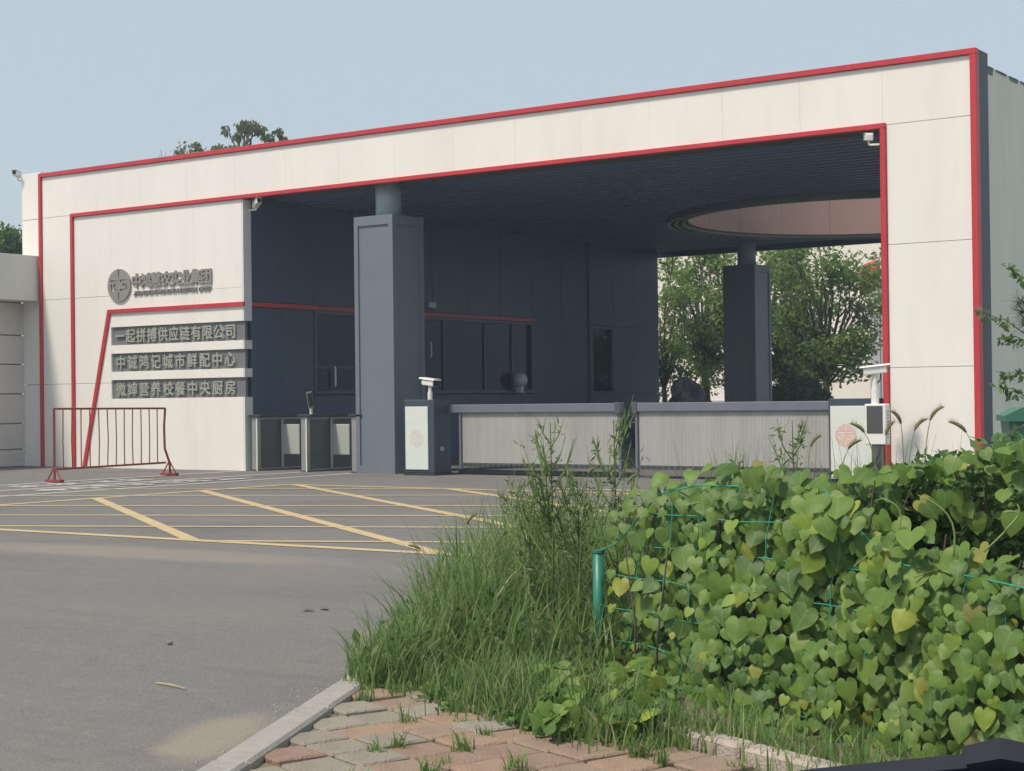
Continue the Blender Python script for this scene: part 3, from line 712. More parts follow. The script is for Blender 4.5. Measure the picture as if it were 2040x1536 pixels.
# ------------------------------------------------------------------ trees
def leaf_cloud(centers,radii,n,size,rng,droop=.35,aspect=.5):
    C=np.asarray(centers); Rr=np.asarray(radii); k=rng.integers(0,len(C),n)
    P=rng.normal(size=(n,3)); P/=np.linalg.norm(P,axis=1)[:,None]; P*= (rng.random(n)**.5)[:,None]
    pos=C[k]+P*Rr[k]
    nrm=rng.normal(size=(n,3))+np.array([0,0,.9]); nrm/=np.linalg.norm(nrm,axis=1)[:,None]
    a=rng.normal(size=(n,3)); a-= (a*nrm).sum(1)[:,None]*nrm; a/=np.linalg.norm(a,axis=1)[:,None]; a[:,2]-=droop; a/=np.linalg.norm(a,axis=1)[:,None]
    b=np.cross(nrm,a); b/=np.linalg.norm(b,axis=1)[:,None]
    s=size*(.6+.8*rng.random(n))[:,None]
    V=np.stack([pos,pos+a*s*.5+b*s*aspect*.5,pos+a*s,pos+a*s*.5-b*s*aspect*.5],1).reshape(-1,3)
    return V,np.arange(4*n).reshape(-1,4)
def tree(name,label,base,h,trunk_r,crown_c,crown_r,nclump,nleaf,lsize,lm,seed,group=None,clump=.8,fork=.35,droop=.35,lean=(0,0)):
    rn=random.Random(seed); rg=np.random.default_rng(seed)
    t=thing(name,label,'tree',base,group)
    b=MB(); top=Vector((lean[0],lean[1],h*fork))
    b.tube([(0,0,0),(lean[0]*.4+.05,lean[1]*.4,h*fork*.5),top],[trunk_r,trunk_r*.8,trunk_r*.65],10)
    cs=[];rs=[]
    for i in range(nclump):
        while True:
            v=Vector((rn.uniform(-1,1),rn.uniform(-1,1),rn.uniform(-1,1)))
            if .25<v.length<1: break
        c=Vector((crown_c[0]+v.x*crown_r[0],crown_c[1]+v.y*crown_r[1],crown_c[2]+v.z*crown_r[2]))
        cs.append(c[:]); q=clump*rn.uniform(.6,1.25); rs.append((q,q,q*.75))
        mid=(top+c)/2+Vector((rn.uniform(-.3,.3),rn.uniform(-.3,.3),rn.uniform(-.1,.4)))
        st_=top*rn.uniform(.75,1.0)
        b.tube([st_,st_.lerp(mid,.5)+Vector((0,0,.1)),mid,c],[trunk_r*.42,trunk_r*.3,trunk_r*.2,trunk_r*.06],6)
    b.build('trunk',M['bark'],t,True)
    V,F=leaf_cloud(cs,rs,nleaf,lsize,rg,droop)
    struct(obj('crown',npmesh('crown',V,F),lm,t),'stuff')
    return t
LM={}
LM['tree']=leafmat('leaf_tree',[(0,(.13,.22,.065)),(.5,(.19,.30,.085)),(.9,(.27,.37,.11)),(1,(.40,.36,.14))],.55)
LM['dark']=leafmat('leaf_dark',[(0,(.03,.06,.028)),(.6,(.05,.09,.04)),(1,(.08,.12,.05))],.25)
LM['brown']=leafmat('leaf_parapet',[(0,(.10,.14,.055)),(.6,(.14,.185,.075)),(1,(.24,.22,.10))],.45)
LM['bright']=leafmat('leaf_bright',[(0,(.06,.14,.03)),(.6,(.11,.20,.045)),(1,(.17,.25,.06))],.4)
LM['vine']=leafmat('leaf_vine',[(0,(.072,.145,.030)),(.45,(.118,.210,.040)),(.88,(.172,.272,.048)),(.94,(.24,.34,.05)),(.985,(.33,.36,.06)),(1,(.24,.20,.08))],.3,.5,True)
LM['vine_shade']=leafmat('leaf_vine_shaded',[(0,(.05,.11,.03)),(.6,(.07,.145,.036)),(1,(.10,.18,.045))],.3)  # darker copy of the vine leaf, shade inside the hedge put into its colour
LM['shrub']=leafmat('leaf_shrub',[(0,(.09,.17,.055)),(.6,(.13,.23,.07)),(1,(.20,.31,.10))],.45)
LM['grass']=leafmat('grass_blade',[(0,(.125,.215,.065)),(.45,(.185,.295,.09)),(.85,(.25,.37,.125)),(.93,(.36,.38,.19)),(1,(.50,.44,.27))],.5)
LM['weed']=leafmat('weed_leaf',[(0,(.09,.15,.055)),(.6,(.13,.20,.07)),(1,(.19,.25,.10))],.4)
def px_at(x,y,d):
    return Vector((CX,CY,CZ))+ (cf+cr*((x-1020)/FPX)+cu*((768-y)/FPX))*d
# courtyard trees seen through the passage
def ground_tree(name,label,px,py,dist,h,tr,cr_,nclump,nleaf,ls,lm,seed,**k):
    p=px_at(px,py,dist); return tree(name,label,(p.x,p.y,0),h,tr,(0,0,h*k.pop('cz',.62)),cr_,nclump,nleaf,ls,lm,seed,**k)
grp='courtyard trees behind the passage'
ground_tree('courtyard_tree','slender courtyard tree whose bare fork shows left of right jamb',1645,780,46,5.9,.13,(1.65,1.5,2.1),50,8500,.15,LM['tree'],21,group=grp,fork=.34,clump=.62,cz=.66)
ground_tree('courtyard_tree','dense courtyard tree filling the gap right of the rear column',1560,780,50,6.6,.15,(1.45,1.5,2.7),54,11000,.15,LM['tree'],22,group=grp,clump=.75,cz=.58)
ground_tree('courtyard_tree','courtyard tree between slate wall end and the rear column',1405,780,49,6.4,.15,(1.55,1.5,2.7),50,9800,.15,LM['tree'],23,group=grp,clump=.7,cz=.60)
ground_tree('courtyard_tree','thin courtyard tree right against the end of the slate wall',1322,780,47,5.4,.09,(.75,.8,2.1),28,2400,.14,LM['tree'],24,group=grp,clump=.5,cz=.6)
# tree tops over the parapet
p=px_at(490,420,58); tree('street_tree','tree top with drooping leaves rising above the red parapet',(p.x,p.y,0),10.6,.20,(.1,0,10.35),(1.55,1.0,1.05),32,1250,.20,LM['brown'],31,'trees behind the gatehouse',clump=.24,fork=.86,droop=1.3)
p=px_at(402,420,58); tree('street_tree','low leafy tree top just above parapet left of the taller one',(p.x,p.y,0),9.9,.13,(0,0,10.0),(.95,.8,.42),14,620,.20,LM['brown'],32,'trees behind the gatehouse',clump=.34,fork=.86,droop=1.0)
p=px_at(262,420,58); tree('street_tree','small leafy sprig showing over the left part of parapet',(p.x,p.y,0),9.4,.08,(0,0,9.42),(.35,.4,.2),6,240,.2,LM['tree'],33,'trees behind the gatehouse',clump=.25,fork=.86,droop=.8)
p=px_at(335,420,57); t=thing('bare_tree','leafless twiggy branches above the parapet left of tree top','tree',(p.x,p.y,0))
b=MB(); b.tube([(0,0,0),(0,0,8.4)],[.1,.05],8); rn=random.Random(4)
for k in range(13):
    x=rn.uniform(-.9,.8); z=9.0+rn.uniform(.0,1.15)*(.4+.6*(x<0)); b.tube([(0,0,8.2),(x*.5,rn.uniform(-.2,.2),8.8),(x+rn.uniform(-.1,.1),rn.uniform(-.3,.3),z)],[.035,.02,.006],5)
b.build('trunk',M['bark'],t)
V,F=leaf_cloud([(.35,0,9.25),(-.2,0,9.2)],[(.25,.25,.12),(.3,.2,.1)],160,.18,np.random.default_rng(2)); struct(obj('crown',npmesh('crown',V,F),LM['brown'],t),'stuff')
p=px_at(22,640,52); tree('roadside_tree','bright green bushy tree behind the wing wall at far left',(p.x,p.y,0),6.6,.15,(-.15,0,6.0),(.75,1.0,1.1),26,4200,.16,LM['bright'],41,clump=.5,fork=.5)
p=px_at(-30,640,56); tree('roadside_tree','darker tree cut by the left picture edge behind wing wall',(p.x,p.y,0),6.4,.15,(.1,0,5.6),(.9,1.0,1.0),24,3800,.16,LM['tree'],42,clump=.5,fork=.5)
# clipped bush, rock
p=px_at(1590,800,44); t=thing('round_bush','dark clipped dome shaped bush behind the right barrier','bush',(p.x,p.y,0))
rg=np.random.default_rng(5); nn=9000; u=rg.normal(size=(nn,3)); u/=np.linalg.norm(u,axis=1)[:,None]; u[:,2]=np.abs(u[:,2])
cc=u*np.array([1.15,1.1,1.78])*(1+rg.normal(size=(nn,1))*.03); V,F=leaf_cloud(cc,np.full((nn,3),.05),nn,.10,rg); struct(obj('foliage',npmesh('foliage',V,F),LM['dark'],t),'stuff')
MB().ball((0,0,0),1.0,20,12,(1.1,1.05,1.7)).build('inner_mass',M['soil'],t,True)
p=px_at(1372,800,43); t=thing('landscape_rock','rugged dark scholar rock standing behind the right barrier','rock',(p.x,p.y,0))
rn=random.Random(9); b=MB(); V=[];F=[]; seg,ring=22,16
for i in range(ring+1):
    f_=i/ring
    for k in range(seg):
        a=2*math.pi*k/seg; r_=.62*(1-f_**5)**.5*(1-.35*f_)*(1+.28*math.sin(a*3+f_*9)+.20*math.sin(a*6-f_*14)+.12*math.sin(a*11+f_*23)+rn.uniform(-.10,.10))
        V.append((math.cos(a)*r_*1.05+.12*math.sin(f_*5),math.sin(a)*r_*.8,f_*1.85+rn.uniform(-.03,.03)))
for i in range(ring):
    for k in range(seg): F.append((i*seg+k,i*seg+(k+1)%seg,(i+1)*seg+(k+1)%seg,(i+1)*seg+k))
b.add(V,F).build('rock_body',M['rock'],t)
# courtyard lawn bed behind
t=thing('planter_hedge','low dark hedge strip in the courtyard behind the barriers','hedge',(p.x,p.y,0))
V,F=leaf_cloud([(x*.35-2,.3*math.sin(x*2.1),.35) for x in range(26)],[(.35,.4,.42)]*26,5000,.10,rg); struct(obj('foliage',npmesh('foliage',V,F),LM['dark'],t),'stuff')

# ------------------------------------------------------------------ foreground: kerb, pavers, bed
ZP=.10
KA=Vector((24.36,-19.13,0)); KB=Vector((23.60,-17.55,0)); kd=(KB-KA).normalized(); kn=Vector((kd.y,-kd.x,0))   # along the kerb, to its right
def kp(s,n_): return KA+kd*s+kn*n_
EA=Vector((24.80,-17.66,0)); EB=Vector((26.9,-18.52,0)); ed=(EB-EA).normalized(); en=Vector((ed.y,-ed.x,0))     # planting edge; en points to the camera side
if en.dot(Vector((CX,CY,0))-EA)<0: en=-en
pv=struct(MB().slab([kp(-4,.10)[:2],kp(9,.10)[:2],kp(9,9)[:2],kp(-4,9)[:2]],.0,ZP-.014).build('pavement',M['jointsand']))
kerb=struct(MB().slab([kp(-4,.02)[:2],kp(9,.02)[:2],kp(9,.11)[:2],kp(-4,.11)[:2]],-.02,.06).build('kerb',M['sandstone']))
km=MB().bbox(-.485,.485,-.066,.066,0,.125,.012).mesh('kerb_stone'); km.materials.append(M['sandstone'])
ang=math.atan2(kd.y,kd.x)
for i in range(-3,9):
    c=kp(.55+i*.98,.062); o=obj('kerb_stone',km,None,kerb); o.location=(c.x,c.y,0+random.uniform(-.004,.004)); o.rotation_euler=(0,0,ang+random.uniform(-.006,.006))
cols=[('paver_tan',(.315,.21,.15)),('paver_tan2',(.285,.20,.15)),('paver_grey',(.285,.25,.205)),('paver_grey2',(.26,.225,.185)),('paver_red',(.27,.175,.135))]
PM=[mat(nm,c,.95,.18,7,bump=.9,bscale=90,dirt=((.20,.18,.12),.8,5)) for nm,c in cols]
S_=.19
pms=[]
for m in PM:
    me=MB().bbox(-S_/2,S_/2,-S_/2,S_/2,-.04,0,.007).mesh('paver'); me.materials.append(m); pms.append(me)
pms2=[]
for m in PM[2:4]:
    me=MB().bbox(-.15,.15,-.080,.080,-.04,0,.007).mesh('paver'); me.materials.append(m); pms2.append(me)
rp=random.Random(12); pitch=S_+.013
for i in range(-18,34):
    for j in range(-18,34):
        q=(i+.5)*pitch; w=(j+.5)*pitch
        s_=(q+w)*.7071-1.3; n_=(q-w)*.7071+.2
        if n_<.10 or n_>3.2: continue
        c=kp(s_,n_)
        dE=(c-EA).dot(en)
        if (c-EA).dot(ed)>-.15 and dE<.12: continue
        if (c-EA).dot(ed)<=-.15 and s_>2.35: continue
        if (c-Vector((CX,CY,0))).length>7.6 or s_<-1.6: continue
        k=rp.random()
        me=pms[2+int(rp.random()*2)] if n_<.62 and k<.62 else pms[4] if k>.93 else pms[2] if k<.10 else pms[int(rp.random()*2)]
        o=obj('paver',me,None,pv); o.location=(c.x,c.y,ZP+rp.uniform(-.008,.006)); o.rotation_euler=(rp.uniform(-.02,.02),rp.uniform(-.02,.02),ang+R(45)+rp.uniform(-.02,.02))
# edging of the planting bed
eg=struct(MB().slab([(EA-en*.02)[:2],(EB-en*.02)[:2],(EB-en*.07)[:2],(EA-en*.07)[:2]],0,.08).build('bed_edging',M['edge']))
em=MB().bbox(-.245,.245,-.045,.045,0,.145,.012).mesh('edging_stone'); em.materials.append(M['edge'])
for i in range(4):
    c=EA+ed*(.28+.5*i)-en*.03; o=obj('edging_stone',em,None,eg); o.location=(c.x,c.y,rp.uniform(-.006,.004)); o.rotation_euler=(0,rp.uniform(-.01,.01),math.atan2(ed.y,ed.x)+rp.uniform(-.02,.02))
bed=[(EA-en*.06),(EB-en*.06),(EB-en*6),(kp(9,.13)),(kp(2.2,.13))]
struct(MB().slab([b[:2] for b in bed],.0,ZP+.0).build('planting_bed',M['soil']))

# ------------------------------------------------------------------ fence: post, wire mesh
P0=Vector((24.46,-16.87,0)); fd=Vector((.921,-.39,0)).normalized(); fb=Vector((-fd.y,fd.x,0))   # along, back
if fb.dot(Vector((CX,CY,0))-P0)>0: fb=-fb
fence=thing('wire_fence','green wire mesh fence with leaning end post among vines','fence',(0,0,0))
def fp_(u,z,back=0): return P0+fd*u+fb*back+Vector((0,0,z))
MB().tube([fp_(0,.02),fp_(0.005,.63)],.025,12).build('post',M['green_post'],fence,True)
MB().tube([fp_(.005,.63),fp_(.005,.642)],.028,12).build('post_cap',M['green_post'],fence)
MB().tube([fp_(2.6,.02,.05),fp_(2.62,.72,.05)],.030,12).build('post',M['green_post'],fence,True)
def ftop(u): return float(np.interp(u,[0,.08,.30,.6,1.3,1.7,2.7],[.63,.70,.90,.95,.96,.72,.66]))
def fw(u,z): return fp_(u+.16*(z-.35),z,.015*math.sin(u*7)+.03*z)
MB().tube([fp_(0,.635)]+[fw(.05+.06*k,ftop(.05+.06*k)) for k in range(44)],.0034,5).build('wire',M['wire'],fence)
for j in range(6):
    z=.82-.14*j; us=[.02+.06*k for k in range(45) if ftop(.02+.06*k)>z+.02]
    MB().tube([fw(u,z+.004*math.sin(u*13+j)) for u in us],.0026,5).build('wire',M['wire'],fence)
for i in range(1,14):
    u=.02+i*.2; tp=ftop(u)
    MB().tube([fw(u+.012*math.sin(k*1.7+i),.05+(tp-.05)*k/9) for k in range(10)],.0026,5).build('wire',M['wire'],fence)

# ------------------------------------------------------------------ vine leaves
def heart():
    # heart outline (u across, v along), stem at origin, tip at v = 1 ; returns verts, faces, uv
    half=[(0,0),(.08,-.13),(.19,-.19),(.31,-.18),(.42,-.09),(.485,.06),(.495,.22),(.45,.40),(.36,.57),(.25,.73),(.12,.88),(0,1.02)]
    mid=[(0,0),(0,.20),(0,.40),(0,.60),(0,.80),(0,1.02)]
    V=[];uv=[]
    def add(u,v): V.append((u,v,-.22*abs(u)**1.5-.16*v*v+.10*v)); uv.append((u,v)); return len(V)-1
    m=[add(*p) for p in mid]; r=[add(u,v) for u,v in half[1:-1]]; l=[add(-u,v) for u,v in half[1:-1]]
    F=[]
    for s_,flip in ((r,False),(l,True)):
        tri=[(m[0],s_[0],s_[1]),(m[0],s_[1],s_[2]),(m[0],s_[2],s_[3]),(m[0],s_[3],s_[4]),(m[0],s_[4],m[1]),(m[1],s_[4],s_[5]),(m[1],s_[5],m[2]),(m[2],s_[5],s_[6]),(m[2],s_[6],m[3]),(m[3],s_[6],s_[7]),(m[3],s_[7],m[4]),(m[4],s_[7],s_[8]),(m[4],s_[8],s_[9]),(m[4],s_[9],m[5])]
        F+=[t_[::-1] if flip else t_ for t_ in tri]
    V=np.array(V,float); V[:,2]+=.04*np.sin(V[:,1]*8)*np.abs(V[:,0])
    return V,np.array(F),np.array(uv)
HV,HF,HU=heart(); HV[:,0]*=1.10
def frames(tip,nrm):
    y=tip/np.linalg.norm(tip,axis=1)[:,None]; z=nrm-(nrm*y).sum(1)[:,None]*y; z/=np.linalg.norm(z,axis=1)[:,None]; x=np.cross(y,z)
    return np.stack([x,y,z],2)
def inst(TV,TF,TU,pos,Rm,scale):
    n_=len(pos); V=np.einsum('nij,vj->nvi',Rm,TV)*scale[:,None,None]+pos[:,None,:]
    F=(TF[None]+(np.arange(n_)*len(TV))[:,None,None]).reshape(-1,TF.shape[1])
    return V.reshape(-1,3),F,np.tile(TU,(n_,1))
fdn=np.array(fd); fbn=np.array(fb); fro=-fbn
def top_z(u):
    # vine height along the fence
    return np.interp(u,[-.1,.0,.10,.3,.7,1.15,1.5,1.9,2.4,3.2],[.45,.62,.86,.97,1.03,1.06,1.01,.84,.74,.76])
rg=np.random.default_rng(77)
camd=np.array([-cf.x,-cf.y,0.0])
def vine(n_,u0,u1,depth0,depth1,topmul=1.0,smin=.048,smax=.104):
    u=rg.uniform(u0,u1,n_); t_=rg.random(n_)**.9; tz=top_z(u)*topmul; z=ZP+(tz-ZP)*t_
    k=np.clip((u-.45)/.6,0,1)
    bulge=k*(.22*(1-t_)**1.3+.06*np.sin(u*5+z*7)+.04*np.sin(u*11-z*9))-.02
    pos=np.array(P0)[None]+fdn*u[:,None]-fbn*bulge[:,None]-camd*rg.uniform(depth0,depth1,n_)[:,None]; pos[:,2]=z
    up=np.clip((t_-.8)*4,0,1)
    nrm=fro[None]*.6+camd[None]*(.75*(1-.4*up))[:,None]+np.array([0,0,1])*(.35+.8*up)[:,None]+rg.normal(size=(n_,3))*.31
    nrm/=np.linalg.norm(nrm,axis=1)[:,None]
    tip=np.array([0,0,-1.0])[None]*(1-.5*up)[:,None]+camd[None]*(.3+.3*up)[:,None]+np.array(cr)[None]*(rg.normal(size=n_)*.45)[:,None]+rg.normal(size=(n_,3))*.15
    return pos,frames(tip,nrm),smin+(smax-smin)*rg.random(n_)**1.25,u,t_
VN=thing('vine_hedge','heart leaved vine smothering the green wire fence in the foreground','vine',(0,0,0))
pos,Rm,sc,u,t_=vine(6500,.06,3.0,-.06,.06,1.0,.036,.102)
sc*=np.where(t_<.30,.82,1.0)
# spread the front leaves evenly: a leaf gives way where another already hangs
rel=pos-np.array([CX,CY,CZ]); sx_=(rel@np.array(cr))/(rel@np.array(cf)); sy_=(rel@np.array(cu))/(rel@np.array(cf)); sz_=sc/(rel@np.array(cf))
hole=((u<.75)&(t_>.22)&(t_<.90)&(rg.random(len(u))<.55))|((u<.22)&(rg.random(len(u))<.5))|((u>1.35)&(t_>.86)&(rg.random(len(u))<.5))
acc=[]
for i in range(len(u)):
    if hole[i]: continue
    if acc:
        A=np.array(acc); d_=np.hypot((sx_[A]-sx_[i]),(sy_[A]-sy_[i])); lim=.335*(sz_[A]+sz_[i])
        if u[i]<.75 and t_[i]>.22: lim=lim*1.25
        if (d_<lim).any(): continue
    acc.append(i)
acc=np.array(acc); pos,Rm,sc,u,t_=pos[acc],Rm[acc],sc[acc],u[acc],t_[acc]
pm,Rm2,sm,um,tm=vine(900,.30,3.0,.08,.22,.97,.045,.090)
kk=~((um<.75)&(tm>.25)&(rg.random(900)<.8)); pos=np.concatenate([pos,pm[kk]]); Rm=np.concatenate([Rm,Rm2[kk]]); sc=np.concatenate([sc,sm[kk]*.9]); front=np.arange(len(pos))<len(acc)
cam_p=np.array([CX,CY,CZ]); dist=np.linalg.norm(pos-cam_p,axis=1)
# the 300 that show largest: near the camera side of the mass, and within the frame
rel=pos-cam_p; xx=(rel@np.array(cr))/(rel@np.array(cf))*FPX+1020; yy=768-(rel@np.array(cu))/(rel@np.array(cf))*FPX
vis=(xx<2030)&(yy<1530)
rk=sc/dist*np.where(vis,1,.1)*np.where(front,1,.3)
order=np.argsort(-rk); big=order[:300]; rest=order[300:]
lm_=[]
for k in range(4):
    V=HV.copy(); kk=np.random.default_rng(k); V[:,0]*=1+.12*(k-1.5)/1.5; V[:,2]+=.06*np.sin(V[:,0]*6+k*2)+(.10*k-.12)*V[:,1]**2
    V[:,0]+=.07*(k-1.5)*V[:,1]**2; V[:,2]+=(.16,-.10,.05,-.22)[k]*np.abs(V[:,0])+.05*np.sin(V[:,1]*11+k)*(V[:,0])
    me=npmesh('leaf',V,HF,HU,True); me.materials.append(LM['vine']); lm_.append(me)
for i in big:
    o=obj('leaf',lm_[i%4],None,VN); m4=Matrix(Rm[i].tolist()).to_4x4(); m4.translation=Vector(pos[i]); s4=Matrix.Diagonal((sc[i],sc[i],sc[i],1)); o.matrix_world=m4@s4
V,F,U=inst(HV,HF,HU,pos[rest],Rm[rest],sc[rest]); struct(obj('leaves',npmesh('leaves',V,F,U,True),LM['vine'],VN),'stuff')
# leaves climbing over the shrub on the right
n_=95; qx=rg.uniform(1560,2060,n_); tp_=np.interp(qx,[1560,1650,1800,1900,2060],[950,925,925,900,870]); qy=tp_+rg.random(n_)**2.2*180+8
pu=np.array([px_at(a,b,6.35-.0016*(a-1560)+.25*rg.random())[:] for a,b in zip(qx,qy)]); tp2=np.clip(1-(qy-tp_)/120,0,1)[:,None]
nu=np.array(camd)[None]*(1-.4*tp2)+fro[None]*.4+np.array([0,0,1.])[None]*(.4+.9*tp2)+rg.normal(size=(n_,3))*.3; tu=np.array([0,0,-1.])[None]*(1-.5*tp2)+camd[None]*.4+rg.normal(size=(n_,3))*.35
V,F,U=inst(HV,HF,HU,pu,frames(tu,nu),rg.uniform(.04,.08,n_)); struct(obj('upper_leaves',npmesh('upper_leaves',V,F,U,True),LM['vine'],VN),'stuff')
# inner leaves behind, and trailing shoots
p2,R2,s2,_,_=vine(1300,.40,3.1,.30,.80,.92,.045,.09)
V,F,U=inst(HV,HF,HU,p2,R2,s2); struct(obj('inner_leaves',npmesh('inner_leaves',V,F,U,True),LM['vine_shade'],VN),'stuff')
rn=random.Random(15)
def shoot(pts,r=.003): return MB().tube(pts,[r]*(len(pts)-1)+[r*.5],6).build('shoot',M['stalk'],VN,True)
for (x,y,d,curl,L_) in ((1900,1110,5.35,(-.12,.0,.30),.5),(1700,1130,5.8,(.10,.0,.22),.4),(1780,1080,5.6,(-.05,.05,.25),.4),(1960,1100,5.2,(.10,.0,.25),.4),(1450,1010,6.6,(-.2,0,.10),.4),(1500,1180,6.2,(.22,0,.05),.5),(2000,1060,5.1,(-.01,0,.16),.3),(1330,1000,7.0,(-.18,0,.12),.4),(1820,1150,5.5,(.16,0,.12),.4)):
    a=px_at(x,y,d); c=Vector(curl); rt=Vector(cr)
    off=rt*c.x+Vector((0,0,c.z))
    pts=[a+off*s_+Vector((0,0,-.10*s_*s_))+rt*(.05*math.sin(s_*3.0)) for s_ in [k/7 for k in range(8)]]
    shoot(pts)
    for q in pts[2:7:2]:
        pass
st=MB()
for i in range(90):     # brown stems inside the hedge
    uu=rn.uniform(0,3.0); bk=rn.uniform(.0,.5); z1=float(top_z(uu))*rn.uniform(.6,.98)
    st.tube([fp_(uu,.08,bk),fp_(uu+rn.uniform(-.1,.1),z1*.5,bk+rn.uniform(-.06,.06)),fp_(uu+rn.uniform(-.2,.2),z1,bk)],[.006,.005,.003],5)
struct(st.build('stems',M['twig'],VN),'stuff')

# ------------------------------------------------------------------ dark shrub behind the vine on the right
SH=thing('roadside_shrub','dense dark green small leaved shrub behind the vine at right','shrub',(0,0,0))
cs=[];rs=[]
for i in range(260):
    q=rn.uniform(1560,2150); d=rn.uniform(6.3,7.6)-.0009*(q-1560)
    yt=float(np.interp(q,[1560,1650,1800,1900,2040,2150],[1005,975,955,930,905,885])); y_=yt+(1200-yt)*rn.random()**1.2+4
    p=px_at(q,y_,d); cs.append(p[:]); q=rn.uniform(.07,.13); rs.append((q,q,q*.8))
V,F=leaf_cloud(cs,rs,21000,.045,np.random.default_rng(8),.3,.55); struct(obj('foliage',npmesh('foliage',V,F),LM['shrub'],SH),'stuff')
b=MB()
for i in range(60):
    c=Vector(cs[i]); g=Vector((c.x+rn.uniform(-.15,.15),c.y+rn.uniform(-.15,.15),.08)); b.tube([g,g.lerp(c,.5)+Vector((rn.uniform(-.05,.05),rn.uniform(-.05,.05),0)),c],[.010,.007,.003],5)
b.build('stems',M['twig'],SH)

# ------------------------------------------------------------------ grass
def blades(root,L_,lean_dir,lean,width,rng,seg=5):
    # root (n,3), L_ (n), lean_dir (n,2) unit, lean (n) 0..1.6
    n_=len(root); V=np.zeros((n_,(seg+1)*2,3)); p=root.copy(); side=np.stack([-lean_dir[:,1],lean_dir[:,0],np.zeros(n_)],1)
    tw=rng.normal(size=n_)*.6; side=side*np.cos(tw)[:,None]+np.stack([lean_dir[:,0],lean_dir[:,1],np.zeros(n_)],1)*np.sin(tw)[:,None]
    for k in range(seg+1):
        f_=k/seg; w=width*(1-f_**1.6)*.5+.0004
        V[:,2*k]=p-side*w[:,None]; V[:,2*k+1]=p+side*w[:,None]
        a=lean*(f_+.5/seg)**1.5+.08
        stp=np.stack([np.sin(a)*lean_dir[:,0],np.sin(a)*lean_dir[:,1],np.cos(a)],1)*(L_/seg)[:,None]
        p=p+stp
    F=[]
    base=(np.arange(n_)*(seg+1)*2)[:,None]
    for k in range(seg): F.append(base+np.array([[2*k,2*k+1,2*k+3,2*k+2]]))
    return V.reshape(-1,3),np.concatenate(F,0)
def grass_patch(name,pts,n_,Lr,spread,wr,seed,lm,parent=None,lean=(.3,1.7)):
    rng=np.random.default_rng(seed); C=np.asarray(pts,float); k=rng.integers(0,len(C),n_)
    r_=np.concatenate([C[k][:,:2]+rng.normal(size=(n_,2))*spread,np.full((n_,1),ZP-.01)],1)
    if C.shape[1]>2: r_[:,2]=C[k][:,2]
    ok=((r_[:,:2]-np.array(KA[:2]))@np.array(kn[:2]))>.01; r_=r_[ok]; k=k[ok]; n_=len(r_)
    ld=rng.normal(size=(n_,2)); ld/=np.linalg.norm(ld,axis=1)[:,None]
    V,F=blades(r_,rng.uniform(*Lr,n_)*(C[k][:,3] if C.shape[1]>3 else 1),ld,rng.uniform(*lean,n_),rng.uniform(*wr,n_),rng)
    return struct(obj(name,npmesh(name,V,F),lm,parent),'stuff')
# tall verge grass left of the fence post
vp=[]
rn=random.Random(18)
for i in range(420):
    s_=rn.uniform(1.75,4.6); n_=rn.uniform(.16,1.5)
    c=kp(s_,n_)
    if (c-EA).dot(en)>.02 and (c-EA).dot(ed)>-.1: continue
    if (c-P0).dot(fd)>.15 and (c-P0).dot(fb)<.4: continue
    hh=.55+.5*min(1,max(0,(s_-1.9)/1.0))*min(1,n_/.5+.35)
    vp.append((c.x,c.y,ZP-.01,hh))
for i in range(190):
    c=kp(rn.uniform(1.62,3.8),rn.uniform(.03,.30)); vp.append((c.x,c.y,ZP-.01,rn.uniform(.2,.5)))
tg=grass_patch('tall_grass',vp,11500,(.20,.78),.08,(.005,.016),41,LM['grass'])
tag(tg,'long arching verge grass beside the granite kerb','grass')
bl=[(a[0],a[1],ZP+rn.uniform(.02,.38)*a[3]) for a in vp for k in range(2)]
V,F=leaf_cloud(bl,[(.09,.09,.06)]*len(bl),2600,.062,np.random.default_rng(6),.1,.55); o=struct(obj('verge_weeds',npmesh('verge_weeds',V,F),LM['weed']),'stuff'); tag(o,'broad leaved weeds mixed through the verge grass','weeds')
# shorter grass at the foot of the vine and in front
vp=[]
for i in range(160):
    s_=rn.uniform(1.55,2.2); n_=rn.uniform(.2,1.1); c=kp(s_,n_); vp.append((c.x,c.y,ZP-.01,rn.uniform(.5,1.1)))
for i in range(170):
    c=EA+ed*rn.uniform(-.5,.75)+en*rn.gauss(.02,.10); vp.append((c.x,c.y,ZP-.01,rn.uniform(.5,1.2)))
for i in range(60):
    c=EA+ed*rn.uniform(.6,2.0)-en*rn.uniform(.0,.2); vp.append((c.x,c.y,ZP-.01,rn.uniform(.5,1.0)))
sg=grass_patch('short_grass',vp,6500,(.06,.24),.05,(.004,.009),43,LM['grass'],lean=(.2,1.5))
tag(sg,'short fine grass creeping over the paving edge','grass')
tf=[]
for i in range(80):
    s_=rn.uniform(-.8,1.9); n_=rn.uniform(.14,2.2); c=kp(s_,n_)
    if (c-EA).dot(ed)>-.1 and (c-EA).dot(en)<.05: continue
    tf+= [(c.x+rn.gauss(0,.02),c.y+rn.gauss(0,.02),ZP-.012,rn.uniform(.4,1.1))]*2
tt_=grass_patch('joint_weeds',tf,1300,(.03,.12),.018,(.004,.008),44,LM['grass'],lean=(.5,1.9)); tag(tt_,'small tufts of weed growing between the pavers','weeds')
bw=[]
for i in range(120):
    q=rn.uniform(1390,1880); c=px_at(q,900,rn.uniform(6.9,7.7)); bw.append((c.x,c.y,ZP-.01,rn.uniform(.75,1.0)))
bg_=grass_patch('back_weeds',bw,1500,(.75,1.12),.05,(.004,.010),47,LM['weed'],lean=(.1,.9)); tag(bg_,'tangled tall weeds growing behind the vine covered fence','weeds')
